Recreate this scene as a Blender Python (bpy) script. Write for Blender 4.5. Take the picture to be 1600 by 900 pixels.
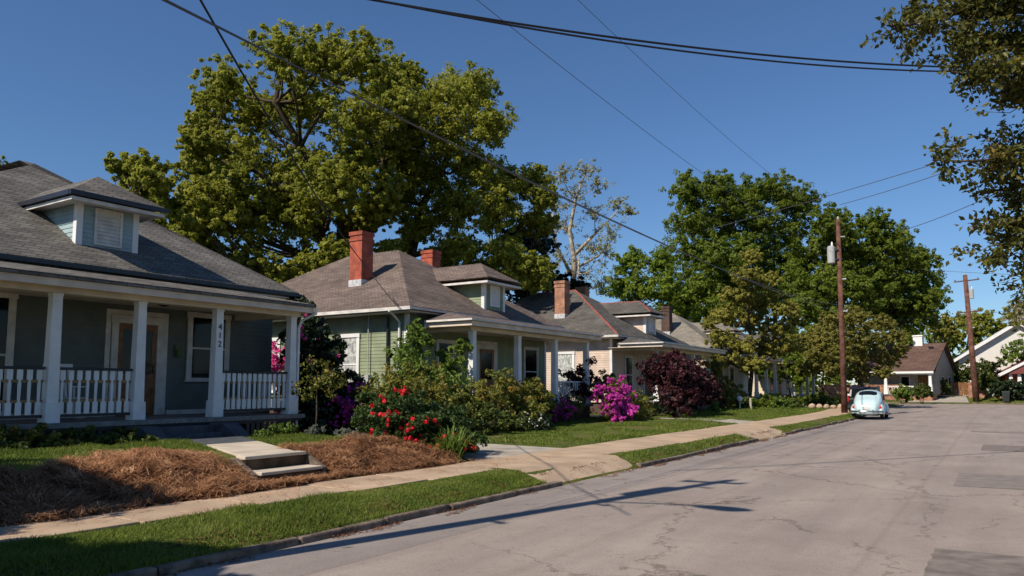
import bpy, math, random
import numpy as np
from mathutils import Vector, Matrix, Euler
R=math.radians
sc=bpy.context.scene
for o in list(bpy.data.objects): bpy.data.objects.remove(o)
col=sc.collection
# ---------------------------------------------------------------- camera
EYE=1.6; FPX=1180.0; PITCH=R(5.5); YAW=R(32.664)
cam=bpy.data.cameras.new('camera'); co=bpy.data.objects.new('camera',cam); col.objects.link(co)
cam.sensor_fit='HORIZONTAL'; cam.sensor_width=36; cam.lens=36*FPX/1600
cam.shift_y=41.38/1600; cam.clip_start=.05; cam.clip_end=3000
co.location=(0,0,EYE); co.rotation_euler=(R(90)+PITCH,0,YAW); sc.camera=co
# ---------------------------------------------------------------- sky and sun
SUN_EL=R(43); SUNV=Vector((-.235*math.cos(SUN_EL),-.972*math.cos(SUN_EL),math.sin(SUN_EL))).normalized()
w=bpy.data.worlds.new('World'); sc.world=w; w.use_nodes=True; nt=w.node_tree; nt.nodes.clear()
sky=nt.nodes.new('ShaderNodeTexSky'); sky.sky_type='NISHITA'; sky.sun_disc=False
sky.sun_elevation=SUN_EL; sky.sun_rotation=math.atan2(SUNV.x,SUNV.y)
sky.altitude=100; sky.air_density=1.1; sky.dust_density=0.0; sky.ozone_density=10.0
bg=nt.nodes.new('ShaderNodeBackground'); bg.inputs[1].default_value=.088
wo=nt.nodes.new('ShaderNodeOutputWorld'); nt.links.new(sky.outputs[0],bg.inputs[0]); nt.links.new(bg.outputs[0],wo.inputs[0])
sl=bpy.data.lights.new('sun','SUN'); sl.energy=5.0; sl.angle=R(.53); sl.color=(1,.90,.76)
so=bpy.data.objects.new('sun',sl); col.objects.link(so); so.rotation_euler=SUNV.to_track_quat('Z','Y').to_euler(); so.location=(0,-20,40)
sc.view_settings.view_transform='Standard'; sc.view_settings.look='None'; sc.view_settings.gamma=1
sc.view_settings.exposure=.22; sc.view_settings.use_curve_mapping=False
# ---------------------------------------------------------------- surveying helper: photo pixel + metres of depth -> world point
fw=Vector((-math.sin(YAW)*math.cos(PITCH),math.cos(YAW)*math.cos(PITCH),math.sin(PITCH)))
rt=Vector((math.cos(YAW),math.sin(YAW),0)); upv=rt.cross(fw); CP=Vector((0,0,EYE))
def spot(px,py,Z): return CP+(fw+rt*((px-800)/FPX)-upv*((py-450-41.38)/FPX))*Z
# ---------------------------------------------------------------- materials
def nodes(m): m.use_nodes=True; return m.node_tree
def mat(name,c,rough=.7,spec=.3,var=.15,scale=6.0,bump=0.0,bscale=60.0,metal=0.0,coat=0.0,trans=0.0,detail=4):
    m=bpy.data.materials.new(name); t=nodes(m); b=t.nodes['Principled BSDF']
    b.inputs['Roughness'].default_value=rough; b.inputs['Specular IOR Level'].default_value=spec; b.inputs['Metallic'].default_value=metal
    b.inputs['Coat Weight'].default_value=coat
    tc=t.nodes.new('ShaderNodeTexCoord')
    n=t.nodes.new('ShaderNodeTexNoise'); n.inputs['Scale'].default_value=scale; n.inputs['Detail'].default_value=detail
    t.links.new(tc.outputs['Object'],n.inputs['Vector'])
    r=t.nodes.new('ShaderNodeValToRGB'); a=[max(0,x*(1-var*1.6)) for x in c]; d=[min(1,x*(1+var*1.3)) for x in c]
    r.color_ramp.elements[0].position=.3; r.color_ramp.elements[1].position=.7
    r.color_ramp.elements[0].color=(*a,1); r.color_ramp.elements[1].color=(*d,1)
    t.links.new(n.outputs['Fac'],r.inputs['Fac']); t.links.new(r.outputs[0],b.inputs['Base Color'])
    if bump:
        n2=t.nodes.new('ShaderNodeTexNoise'); n2.inputs['Scale'].default_value=bscale; n2.inputs['Detail'].default_value=5
        t.links.new(tc.outputs['Object'],n2.inputs['Vector'])
        bp=t.nodes.new('ShaderNodeBump'); bp.inputs['Strength'].default_value=bump; bp.inputs['Distance'].default_value=.02
        t.links.new(n2.outputs['Fac'],bp.inputs['Height']); t.links.new(bp.outputs[0],b.inputs['Normal'])
    return m
def leafmat(name,c1,c2,c3=None,trans=.3,rough=.55,spec=.25,nscale=.5):
    m=bpy.data.materials.new(name); t=nodes(m); b=t.nodes['Principled BSDF']; out=t.nodes['Material Output']
    b.inputs['Roughness'].default_value=rough; b.inputs['Specular IOR Level'].default_value=spec
    g=t.nodes.new('ShaderNodeNewGeometry'); n=t.nodes.new('ShaderNodeTexNoise'); n.inputs['Scale'].default_value=nscale
    t.links.new(g.outputs['Position'],n.inputs['Vector'])
    mx=t.nodes.new('ShaderNodeMath'); mx.operation='MULTIPLY_ADD'; mx.inputs[1].default_value=.55; 
    t.links.new(g.outputs['Random Per Island'],mx.inputs[0])
    m2=t.nodes.new('ShaderNodeMath'); m2.operation='MULTIPLY_ADD'; m2.inputs[1].default_value=1.2; m2.inputs[2].default_value=-.38
    t.links.new(n.outputs['Fac'],m2.inputs[0]); t.links.new(m2.outputs[0],mx.inputs[2])
    r=t.nodes.new('ShaderNodeValToRGB'); e=r.color_ramp.elements; e[0].color=(*c1,1); e[1].color=(*c2,1); e[0].position=.1; e[1].position=.75
    if c3: k=e.new(.95); k.color=(*c3,1)
    t.links.new(mx.outputs[0],r.inputs['Fac']); t.links.new(r.outputs[0],b.inputs['Base Color'])
    tr=t.nodes.new('ShaderNodeBsdfTranslucent'); t.links.new(r.outputs[0],tr.inputs['Color'])
    ms=t.nodes.new('ShaderNodeMixShader'); ms.inputs[0].default_value=trans
    t.links.new(b.outputs[0],ms.inputs[1]); t.links.new(tr.outputs[0],ms.inputs[2]); t.links.new(ms.outputs[0],out.inputs['Surface'])
    return m
def sawmat(name,c,rough=.65,var=.1):            # painted clapboard, real boards are modelled where lit; this gives paint variation
    return mat(name,c,rough,.3,var,2.5,.15,25)
def shingle(name,c,c2,ridge=None):
    m=bpy.data.materials.new(name); t=nodes(m); b=t.nodes['Principled BSDF']; b.inputs['Roughness'].default_value=.9; b.inputs['Specular IOR Level'].default_value=.2
    g=t.nodes.new('ShaderNodeNewGeometry'); s=t.nodes.new('ShaderNodeSeparateXYZ'); t.links.new(g.outputs['Position'],s.inputs[0])
    ad=t.nodes.new('ShaderNodeMath'); ad.operation='ADD'; t.links.new(s.outputs[0],ad.inputs[0]); t.links.new(s.outputs[1],ad.inputs[1])
    z=t.nodes.new('ShaderNodeMath'); z.operation='MULTIPLY'; z.inputs[1].default_value=1.9; t.links.new(s.outputs[2],z.inputs[0])
    cb=t.nodes.new('ShaderNodeCombineXYZ'); t.links.new(ad.outputs[0],cb.inputs[0]); t.links.new(z.outputs[0],cb.inputs[1])
    br=t.nodes.new('ShaderNodeTexBrick'); br.inputs['Scale'].default_value=1; br.inputs['Brick Width'].default_value=.32; br.inputs['Row Height'].default_value=.14
    br.inputs['Mortar Size'].default_value=.012; br.inputs['Mortar Smooth'].default_value=.6; br.inputs['Bias'].default_value=0
    br.inputs['Color1'].default_value=(*c,1); br.inputs['Color2'].default_value=(*c2,1); br.inputs['Mortar'].default_value=(*[x*.45 for x in c],1)
    t.links.new(cb.outputs[0],br.inputs['Vector'])
    n=t.nodes.new('ShaderNodeTexNoise'); n.inputs['Scale'].default_value=.9; n.inputs['Detail'].default_value=7; n.inputs['Roughness'].default_value=.7
    mp=t.nodes.new('ShaderNodeMapping'); mp.inputs['Scale'].default_value=(1,1,2.5); t.links.new(g.outputs['Position'],mp.inputs['Vector']); t.links.new(mp.outputs[0],n.inputs['Vector'])
    r=t.nodes.new('ShaderNodeValToRGB'); r.color_ramp.elements[0].position=.33; r.color_ramp.elements[1].position=.68
    r.color_ramp.elements[0].color=(.62,.62,.62,1); r.color_ramp.elements[1].color=(1.25,1.22,1.18,1)
    t.links.new(n.outputs['Fac'],r.inputs['Fac'])
    n3=t.nodes.new('ShaderNodeTexNoise'); n3.inputs['Scale'].default_value=40; n3.inputs['Detail'].default_value=3
    t.links.new(g.outputs['Position'],n3.inputs['Vector'])
    r3=t.nodes.new('ShaderNodeValToRGB'); r3.color_ramp.elements[0].position=.3; r3.color_ramp.elements[1].position=.7
    r3.color_ramp.elements[0].color=(.75,.75,.75,1); r3.color_ramp.elements[1].color=(1.2,1.2,1.2,1); t.links.new(n3.outputs['Fac'],r3.inputs['Fac'])
    mu=t.nodes.new('ShaderNodeMixRGB'); mu.blend_type='MULTIPLY'; mu.inputs[0].default_value=1
    t.links.new(br.outputs['Color'],mu.inputs[1]); t.links.new(r.outputs[0],mu.inputs[2])
    mu3=t.nodes.new('ShaderNodeMixRGB'); mu3.blend_type='MULTIPLY'; mu3.inputs[0].default_value=1
    t.links.new(mu.outputs[0],mu3.inputs[1]); t.links.new(r3.outputs[0],mu3.inputs[2])
    t.links.new(mu3.outputs[0],b.inputs['Base Color'])
    bp=t.nodes.new('ShaderNodeBump'); bp.inputs['Strength'].default_value=.5; bp.inputs['Distance'].default_value=.02; bp.invert=True
    t.links.new(br.outputs['Fac'],bp.inputs['Height']); t.links.new(bp.outputs[0],b.inputs['Normal'])
    return m
def brickmat(name,c,c2,mortar=(.30,.24,.20)):
    m=bpy.data.materials.new(name); t=nodes(m); b=t.nodes['Principled BSDF']; b.inputs['Roughness'].default_value=.85
    g=t.nodes.new('ShaderNodeNewGeometry'); s=t.nodes.new('ShaderNodeSeparateXYZ'); t.links.new(g.outputs['Position'],s.inputs[0])
    ad=t.nodes.new('ShaderNodeMath'); ad.operation='ADD'; t.links.new(s.outputs[0],ad.inputs[0]); t.links.new(s.outputs[1],ad.inputs[1])
    cb=t.nodes.new('ShaderNodeCombineXYZ'); t.links.new(ad.outputs[0],cb.inputs[0]); t.links.new(s.outputs[2],cb.inputs[1])
    br=t.nodes.new('ShaderNodeTexBrick'); br.inputs['Scale'].default_value=1; br.inputs['Brick Width'].default_value=.22; br.inputs['Row Height'].default_value=.075; br.inputs['Mortar Size'].default_value=.007
    br.inputs['Color1'].default_value=(*c,1); br.inputs['Color2'].default_value=(*c2,1); br.inputs['Mortar'].default_value=(*mortar,1)
    t.links.new(cb.outputs[0],br.inputs['Vector'])
    n=t.nodes.new('ShaderNodeTexNoise'); n.inputs['Scale'].default_value=3; n.inputs['Detail'].default_value=6; t.links.new(g.outputs['Position'],n.inputs['Vector'])
    r=t.nodes.new('ShaderNodeValToRGB'); r.color_ramp.elements[0].position=.35; r.color_ramp.elements[1].position=.65
    r.color_ramp.elements[0].color=(.6,.6,.6,1); r.color_ramp.elements[1].color=(1.15,1.15,1.15,1); t.links.new(n.outputs['Fac'],r.inputs['Fac'])
    mu=t.nodes.new('ShaderNodeMixRGB'); mu.blend_type='MULTIPLY'; mu.inputs[0].default_value=1
    t.links.new(br.outputs['Color'],mu.inputs[1]); t.links.new(r.outputs[0],mu.inputs[2]); t.links.new(mu.outputs[0],b.inputs['Base Color'])
    bp=t.nodes.new('ShaderNodeBump'); bp.inputs['Strength'].default_value=.6; bp.inputs['Distance'].default_value=.01; bp.invert=True
    t.links.new(br.outputs['Fac'],bp.inputs['Height']); t.links.new(bp.outputs[0],b.inputs['Normal'])
    return m
def glassmat(name,c=(.006,.007,.008)):
    m=mat(name,c,.08,.22,.5,1.2); return m
M={}
M['white']=mat('white_paint',(.70,.70,.69),.5,.35,.06,3,.08,30)
M['trim']=mat('aged_white_trim',(.60,.57,.53),.6,.3,.12,4,.1,30)
M['cream_trim']=mat('cream_fascia',(.62,.52,.42),.6,.3,.12,2)
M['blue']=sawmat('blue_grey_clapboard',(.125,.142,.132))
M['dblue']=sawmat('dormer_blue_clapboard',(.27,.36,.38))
M['green']=sawmat('sage_green_clapboard',(.23,.27,.17))
M['pink']=sawmat('peach_clapboard',(.58,.46,.38))
M['tan']=sawmat('tan_clapboard',(.36,.32,.26))
M['cream']=sawmat('cream_clapboard',(.62,.53,.40))
M['wht']=sawmat('white_clapboard',(.62,.60,.56),.65,.02)
M['dark']=mat('dark_metal',(.012,.014,.022),.4,.4,.2,5)
M['gutterdark']=mat('navy_gutter',(.02,.022,.032),.35,.4,.2,5)
M['grey_conc']=mat('grey_paint_and_path_shade',(.075,.08,.09),.8,.2,.2,5,.3,50)  # painted porch steps and cheeks; also the shade toned end of the path
M['porchfloor']=mat('porch_floor_boards',(.20,.19,.18),.6,.3,.2,8)
M['wood']=mat('varnished_brown_wood',(.19,.085,.03),.45,.4,.3,7)
M['gold']=mat('tan_rail_wood',(.30,.19,.085),.6,.3,.25,12)
M['glass']=glassmat('window_glass'); M['curtain']=mat('lace_curtain',(.42,.44,.43),.8,.2,.35,9)
M['roof1']=shingle('grey_weathered_shingles',(.115,.108,.10),(.175,.165,.15))
M['roof2']=shingle('brown_shingles',(.135,.105,.092),(.19,.148,.128))
M['roof3']=shingle('charcoal_shingles',(.095,.09,.083),(.13,.122,.113))
M['roof4']=shingle('pale_worn_shingles',(.20,.185,.16),(.26,.24,.21))
M['roof6']=shingle('red_brown_shingles',(.12,.075,.062),(.145,.09,.075))
M['redridge']=mat('red_ridge_caps',(.30,.09,.07),.8,.2,.3,8)
M['flash']=mat('galvanised_flashing',(.5,.5,.5),.4,.4,.2,10)
M['brick']=brickmat('red_brick',(.46,.085,.040),(.36,.060,.030),(.26,.13,.09))
M['brick2']=brickmat('orange_brick',(.45,.20,.11),(.36,.15,.09))
M['brickd']=brickmat('dark_foundation_brick',(.10,.05,.035),(.08,.04,.03),(.08,.07,.06))
M['bark']=mat('bark',(.075,.058,.042),.9,.1,.35,5,.8,14)
M['barkpale']=mat('pale_bark',(.36,.31,.25),.85,.1,.3,4,.5,14)
M['pole']=mat('creosoted_pole',(.13,.062,.045),.85,.15,.35,3,.5,20)
M['galv']=mat('grey_transformer_paint',(.38,.39,.39),.4,.4,.08,4)
M['wire']=mat('cable_black',(.012,.012,.015),.6,.3,.1)
M['wirel']=mat('aluminium_cable',(.10,.10,.11),.5,.3,.1)
M['stone']=mat('weathered_kerbstone',(.17,.13,.10),.9,.15,.4,5,.6,30)
M['conc']=mat('driveway_concrete',(.36,.32,.27),.9,.15,.16,2.2,.35,80,detail=8)
M['walk']=mat('sidewalk_concrete',(.42,.31,.215),.9,.15,.13,1.7,.35,80,detail=8)
M['pathc']=mat('path_concrete',(.50,.43,.34),.9,.15,.12,2.2,.35,80,detail=8)
M['riser_shade']=mat('shaded_riser_brown',(.09,.06,.038),.95,.1,.35,4,.6,30)  # garden step risers: dark brown with their shade put into the colour
M['oak']=leafmat('oak_leaves',(.17,.19,.022),(.33,.34,.045),(.43,.42,.07),.52,nscale=.35)
M['deep']=leafmat('deep_green_leaves',(.085,.125,.012),(.18,.23,.026),(.24,.29,.035),.52,nscale=.25)
M['lime']=leafmat('lime_leaves',(.09,.14,.010),(.20,.27,.025),(.27,.32,.04),.48)
M['golden']=leafmat('golden_green_leaves',(.17,.17,.03),(.34,.32,.06),(.43,.37,.08),.48)
M['olive']=leafmat('olive_brown_leaves',(.13,.13,.028),(.26,.24,.05),(.32,.26,.065),.46)
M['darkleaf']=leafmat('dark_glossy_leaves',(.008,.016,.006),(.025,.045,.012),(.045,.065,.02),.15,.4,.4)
M['shrub']=leafmat('shrub_leaves',(.04,.06,.012),(.11,.14,.03),(.18,.20,.05),.35)
M['fresh']=leafmat('fresh_green_leaves',(.09,.15,.022),(.20,.28,.05),(.33,.40,.11),.42)
M['nandina']=leafmat('orange_tipped_leaves',(.085,.12,.02),(.22,.20,.035),(.42,.18,.05),.3,nscale=1.6)
M['maroon']=leafmat('maroon_leaves',(.022,.006,.008),(.06,.014,.018),(.10,.028,.03),.25)
M['rosel']=leafmat('rose_leaves',(.018,.038,.010),(.06,.10,.022),(.10,.15,.035),.3)
M['greygreen']=leafmat('silver_leaves',(.12,.14,.11),(.22,.24,.19),None,.2)
M['magenta']=leafmat('magenta_petals',(.40,.025,.26),(.62,.055,.42),(.75,.14,.55),.3)
M['pinkf']=leafmat('pink_petals',(.55,.04,.20),(.75,.09,.33),(.8,.2,.45),.3)
M['redf']=leafmat('red_petals',(.60,.012,.02),(.78,.03,.05),(.85,.08,.1),.25)
M['pale']=leafmat('pale_spring_leaves',(.20,.21,.09),(.33,.33,.16),(.42,.40,.22),.35)
M['nearleaf']=leafmat('near_leaves',(.05,.06,.012),(.17,.165,.03),(.28,.19,.05),.45,.42,.35,nscale=1.5)
M['grass']=leafmat('grass_blades',(.085,.13,.018),(.19,.24,.04),(.33,.30,.10),.4,.6,.2,nscale=.9)
M['straw']=leafmat('pine_straw',(.23,.105,.05),(.55,.30,.155),(.80,.53,.32),.25,.7,.2,nscale=3.2)
M['mint']=mat('mint_car_paint',(.50,.65,.66),.25,.5,.03,1,coat=.6)
M['chrome']=mat('chrome',(.5,.5,.5),.18,.5,.05,metal=1)
M['tyre']=mat('tyre_rubber',(.015,.015,.016),.85,.2,.2)
M['taill']=mat('tail_lamp_red',(.45,.02,.015),.25,.5,.1)
M['black']=mat('black_paint',(.012,.012,.014),.3,.5,.1)
M['plastic']=mat('dark_plastic',(.02,.028,.025),.5,.4,.2)
M['redpaint']=mat('red_paint',(.17,.045,.04),.6,.3,.15)
M['leaflitter']=leafmat('dry_leaf_litter',(.09,.035,.015),(.2,.085,.035),(.3,.15,.07),.1)
# ---------------------------------------------------------------- object helpers
def tag(o,label=None,cat=None,group=None,kind=None):
    if label: o['label']=label
    if cat: o['category']=cat
    if group: o['group']=group
    if kind: o['kind']=kind
    return o
def thing(name,label,cat,loc=(0,0,0),rz=0.0,group=None,kind=None):
    o=bpy.data.objects.new(name,None); col.objects.link(o); o.location=loc; o.rotation_euler=(0,0,rz); o.empty_display_size=.2
    return tag(o,label,cat,group,kind)
def rootof(o):
    while o.parent: o=o.parent
    return o
def to_local(V,parent):
    if parent is None: return V
    r=rootof(parent); a=-r.rotation_euler[2]; L=np.array(r.location)
    V=np.asarray(V,float)-L
    c,s=math.cos(a),math.sin(a); X=V[:,0]*c-V[:,1]*s; Y=V[:,0]*s+V[:,1]*c
    return np.stack([X,Y,V[:,2]],1)
def link(name,me,m,parent=None,smooth=False):
    if m: me.materials.append(m)
    if smooth: me.polygons.foreach_set('use_smooth',[True]*len(me.polygons))
    o=bpy.data.objects.new(name,me); col.objects.link(o)
    if parent: o.parent=parent
    return o
class MB:
    def __init__(s): s.v=[]; s.f=[]
    def add(s,vs,fs):
        n=len(s.v); s.v+= [tuple(p) for p in vs]; s.f+=[tuple(i+n for i in f) for f in fs]; return s
    def box(s,x0,x1,y0,y1,z0,z1):
        if x0>x1:x0,x1=x1,x0
        if y0>y1:y0,y1=y1,y0
        return s.add([(x0,y0,z0),(x1,y0,z0),(x1,y1,z0),(x0,y1,z0),(x0,y0,z1),(x1,y0,z1),(x1,y1,z1),(x0,y1,z1)],
            [(0,3,2,1),(4,5,6,7),(0,1,5,4),(1,2,6,5),(2,3,7,6),(3,0,4,7)])
    def taper(s,cx,cy,z0,z1,a0,b0,a1,b1):
        return s.add([(cx-a0,cy-b0,z0),(cx+a0,cy-b0,z0),(cx+a0,cy+b0,z0),(cx-a0,cy+b0,z0),(cx-a1,cy-b1,z1),(cx+a1,cy-b1,z1),(cx+a1,cy+b1,z1),(cx-a1,cy+b1,z1)],
            [(0,3,2,1),(4,5,6,7),(0,1,5,4),(1,2,6,5),(2,3,7,6),(3,0,4,7)])
    def prism(s,poly,d):          # closed solid from a planar polygon and an offset vector
        n=len(poly); p=[Vector(q) for q in poly]; d=Vector(d)
        return s.add(p+[q+d for q in p],[tuple(range(n-1,-1,-1)),tuple(range(n,2*n))]+[(i,(i+1)%n,(i+1)%n+n,i+n) for i in range(n)])
    def tube(s,pts,rad,seg=8,cap=True):
        pts=[Vector(p) for p in pts]
        if not hasattr(rad,'__len__'): rad=[rad]*len(pts)
        rings=[]; a=None
        for i,p in enumerate(pts):
            d=(pts[min(i+1,len(pts)-1)]-pts[max(i-1,0)]).normalized()
            if a is None: a=d.orthogonal().normalized()
            else:
                a=(a-d*a.dot(d)); a=a.normalized() if a.length>1e-6 else d.orthogonal().normalized()
            b=d.cross(a); rings.append([p+(a*math.cos(t)+b*math.sin(t))*rad[i] for t in [2*math.pi*k/seg for k in range(seg)]])
        n=len(s.v)
        for r in rings: s.v+=[tuple(q) for q in r]
        for i in range(len(pts)-1):
            for k in range(seg): s.f.append((n+i*seg+k,n+i*seg+(k+1)%seg,n+(i+1)*seg+(k+1)%seg,n+(i+1)*seg+k))
        if cap:
            s.f.append(tuple(n+k for k in range(seg-1,-1,-1))); m=n+(len(pts)-1)*seg; s.f.append(tuple(m+k for k in range(seg)))
        return s
    def ball(s,c,r,seg=12,rings=8):
        if not hasattr(r,'__len__'): r=(r,r,r)
        n=len(s.v); c=Vector(c)
        for i in range(rings+1):
            th=math.pi*i/rings
            for k in range(seg):
                ph=2*math.pi*k/seg; s.v.append((c.x+r[0]*math.sin(th)*math.cos(ph),c.y+r[1]*math.sin(th)*math.sin(ph),c.z+r[2]*math.cos(th)))
        for i in range(rings):
            for k in range(seg): s.f.append((n+i*seg+k,n+(i+1)*seg+k,n+(i+1)*seg+(k+1)%seg,n+i*seg+(k+1)%seg))
        return s
    def build(s,name,m,parent=None,smooth=False,bevel=0):
        me=bpy.data.meshes.new(name)
        V=to_local(np.array(s.v,float),parent) if parent else s.v
        me.from_pydata([tuple(v) for v in V],[],s.f); me.validate(); me.update()
        o=link(name,me,m,parent,smooth)
        if bevel:
            bv=o.modifiers.new('bevel','BEVEL'); bv.width=bevel; bv.segments=2; bv.limit_method='ANGLE'
        return o
def npmesh(name,V,F,m,parent=None,smooth=False):
    V=np.asarray(V,np.float32); F=np.asarray(F,np.int32)
    if parent is not None: V=to_local(V,parent).astype(np.float32)
    k=F.shape[1]; me=bpy.data.meshes.new(name)
    me.vertices.add(len(V)); me.vertices.foreach_set('co',V.ravel())
    me.loops.add(F.size); me.loops.foreach_set('vertex_index',F.ravel())
    me.polygons.add(len(F)); me.polygons.foreach_set('loop_start',np.arange(0,F.size,k,dtype=np.int32)); me.polygons.foreach_set('loop_total',np.full(len(F),k,np.int32))
    me.update(calc_edges=True)
    return link(name,me,m,parent,smooth)
# ---------------------------------------------------------------- terrain
def ss(a,b,x):
    t=np.clip((np.asarray(x,float)-a)/(b-a),0,1); return t*t*(3-2*t)
def _hash(ix,iy,seed):
    n=(ix*374761393+iy*668265263+seed*974634777)&0xffffffff
    n=((n^(n>>13))*1274126177)&0xffffffff
    return ((n^(n>>16))&0xffff)/65535.0
def vnoise(x,y,seed=0):
    x=np.asarray(x,float); y=np.asarray(y,float); ix=np.floor(x).astype(np.int64); iy=np.floor(y).astype(np.int64); fx=x-ix; fy=y-iy
    fx=fx*fx*(3-2*fx); fy=fy*fy*(3-2*fy)
    a=_hash(ix,iy,seed); b=_hash(ix+1,iy,seed); c=_hash(ix,iy+1,seed); d=_hash(ix+1,iy+1,seed)
    return (a*(1-fx)+b*fx)*(1-fy)+(c*(1-fx)+d*fx)*fy
def kx(y): return -6.1-1.0*ss(41,58,y)
def hgt(x,y):
    x=np.asarray(x,float); y=np.asarray(y,float); s=-x+(kx(y)+6.1)
    apron=np.clip(ss(10.4,10.9,y)*(1-ss(13.9,14.4,y))+ss(22.9,23.6,y)*(1-ss(26.3,27,y)),0,1)
    edge=.085*(1-apron)+.02*apron
    v=edge+(.185-edge)*ss(6.15,6.72,s)+.02*vnoise(x*.8,y*.8,3)*(s>6.3)*(s<7.3)
    b=.37*ss(8.45,9.95,s)*(1-ss(11.2,12.7,y)); b=b*(1-(y>7.12)*(y<8.62)*(1-ss(9.45,9.6,s)))
    b2=.11*ss(8.3,10.5,s)*ss(15.2,16.6,y)+.03*(vnoise(x*.3,y*.3,5)-.5)*ss(8.5,10,s)
    left=v+b+b2
    road=((s<6.1)&(x<4.3))|((y>74)&(y<84.6))
    right=.15+0*x
    h=np.where(x>4.3,right,left)
    h=np.where(road,-.07,h)
    return np.where(y>84.6,.12+.5*ss(84.6,93,y),h)
def hz(x,y): return float(hgt(x,y))
def grid_axis(segs):
    a=[]
    for (p,q,d) in segs: a+=list(np.arange(p,q,d))
    a.append(segs[-1][1]); return np.array(a)
def gridmesh(name,xs,ys,hf,m,parent=None,smooth=True,keep=None):
    X,Y=np.meshgrid(xs,ys); Z=hf(X,Y); V=np.stack([X.ravel(),Y.ravel(),Z.ravel()],1)
    nx=len(xs); i,j=np.meshgrid(np.arange(nx-1),np.arange(len(ys)-1)); a=(j*nx+i).ravel()
    F=np.stack([a,a+1,a+nx+1,a+nx],1)
    if keep is not None:
        c=V[F].mean(1); F=F[keep(c[:,0],c[:,1])]
    return npmesh(name,V,F,m,parent,smooth)
# lawn ground material
def groundmat():
    m=bpy.data.materials.new('lawn_ground'); t=nodes(m); b=t.nodes['Principled BSDF']; b.inputs['Roughness'].default_value=.95; b.inputs['Specular IOR Level'].default_value=.1
    g=t.nodes.new('ShaderNodeNewGeometry')
    n=t.nodes.new('ShaderNodeTexNoise'); n.inputs['Scale'].default_value=.55; n.inputs['Detail'].default_value=8; n.inputs['Roughness'].default_value=.65; t.links.new(g.outputs['Position'],n.inputs['Vector'])
    r=t.nodes.new('ShaderNodeValToRGB'); e=r.color_ramp.elements; e[0].position=.36; e[0].color=(.05,.075,.015,1); e[1].position=.54; e[1].color=(.11,.125,.03,1); k=e.new(.70); k.color=(.15,.115,.055,1)
    t.links.new(n.outputs['Fac'],r.inputs['Fac'])
    n2=t.nodes.new('ShaderNodeTexNoise'); n2.inputs['Scale'].default_value=35; n2.inputs['Detail'].default_value=4; t.links.new(g.outputs['Position'],n2.inputs['Vector'])
    r2=t.nodes.new('ShaderNodeValToRGB'); r2.color_ramp.elements[0].color=(.45,.45,.45,1); r2.color_ramp.elements[1].color=(1.5,1.5,1.4,1); r2.color_ramp.elements[0].position=.3; r2.color_ramp.elements[1].position=.72
    t.links.new(n2.outputs['Fac'],r2.inputs['Fac'])
    mu=t.nodes.new('ShaderNodeMixRGB'); mu.blend_type='MULTIPLY'; mu.inputs[0].default_value=1; t.links.new(r.outputs[0],mu.inputs[1]); t.links.new(r2.outputs[0],mu.inputs[2])
    t.links.new(mu.outputs[0],b.inputs['Base Color'])
    bp=t.nodes.new('ShaderNodeBump'); bp.inputs['Strength'].default_value=.8; bp.inputs['Distance'].default_value=.04; t.links.new(n2.outputs['Fac'],bp.inputs['Height']); t.links.new(bp.outputs[0],b.inputs['Normal'])
    return m
xs=grid_axis([(-900,-100,80),(-100,-32,6),(-32,-16,.8),(-16,-5.9,.12),(-5.9,5,.6),(5,100,8),(100,900,80)])
ys=grid_axis([(-300,-30,30),(-30,0,1.2),(0,32,.14),(32,100,.6),(100,200,8),(200,1500,90)])
tag(gridmesh('ground',xs,ys,hgt,groundmat()),kind='structure')
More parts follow.
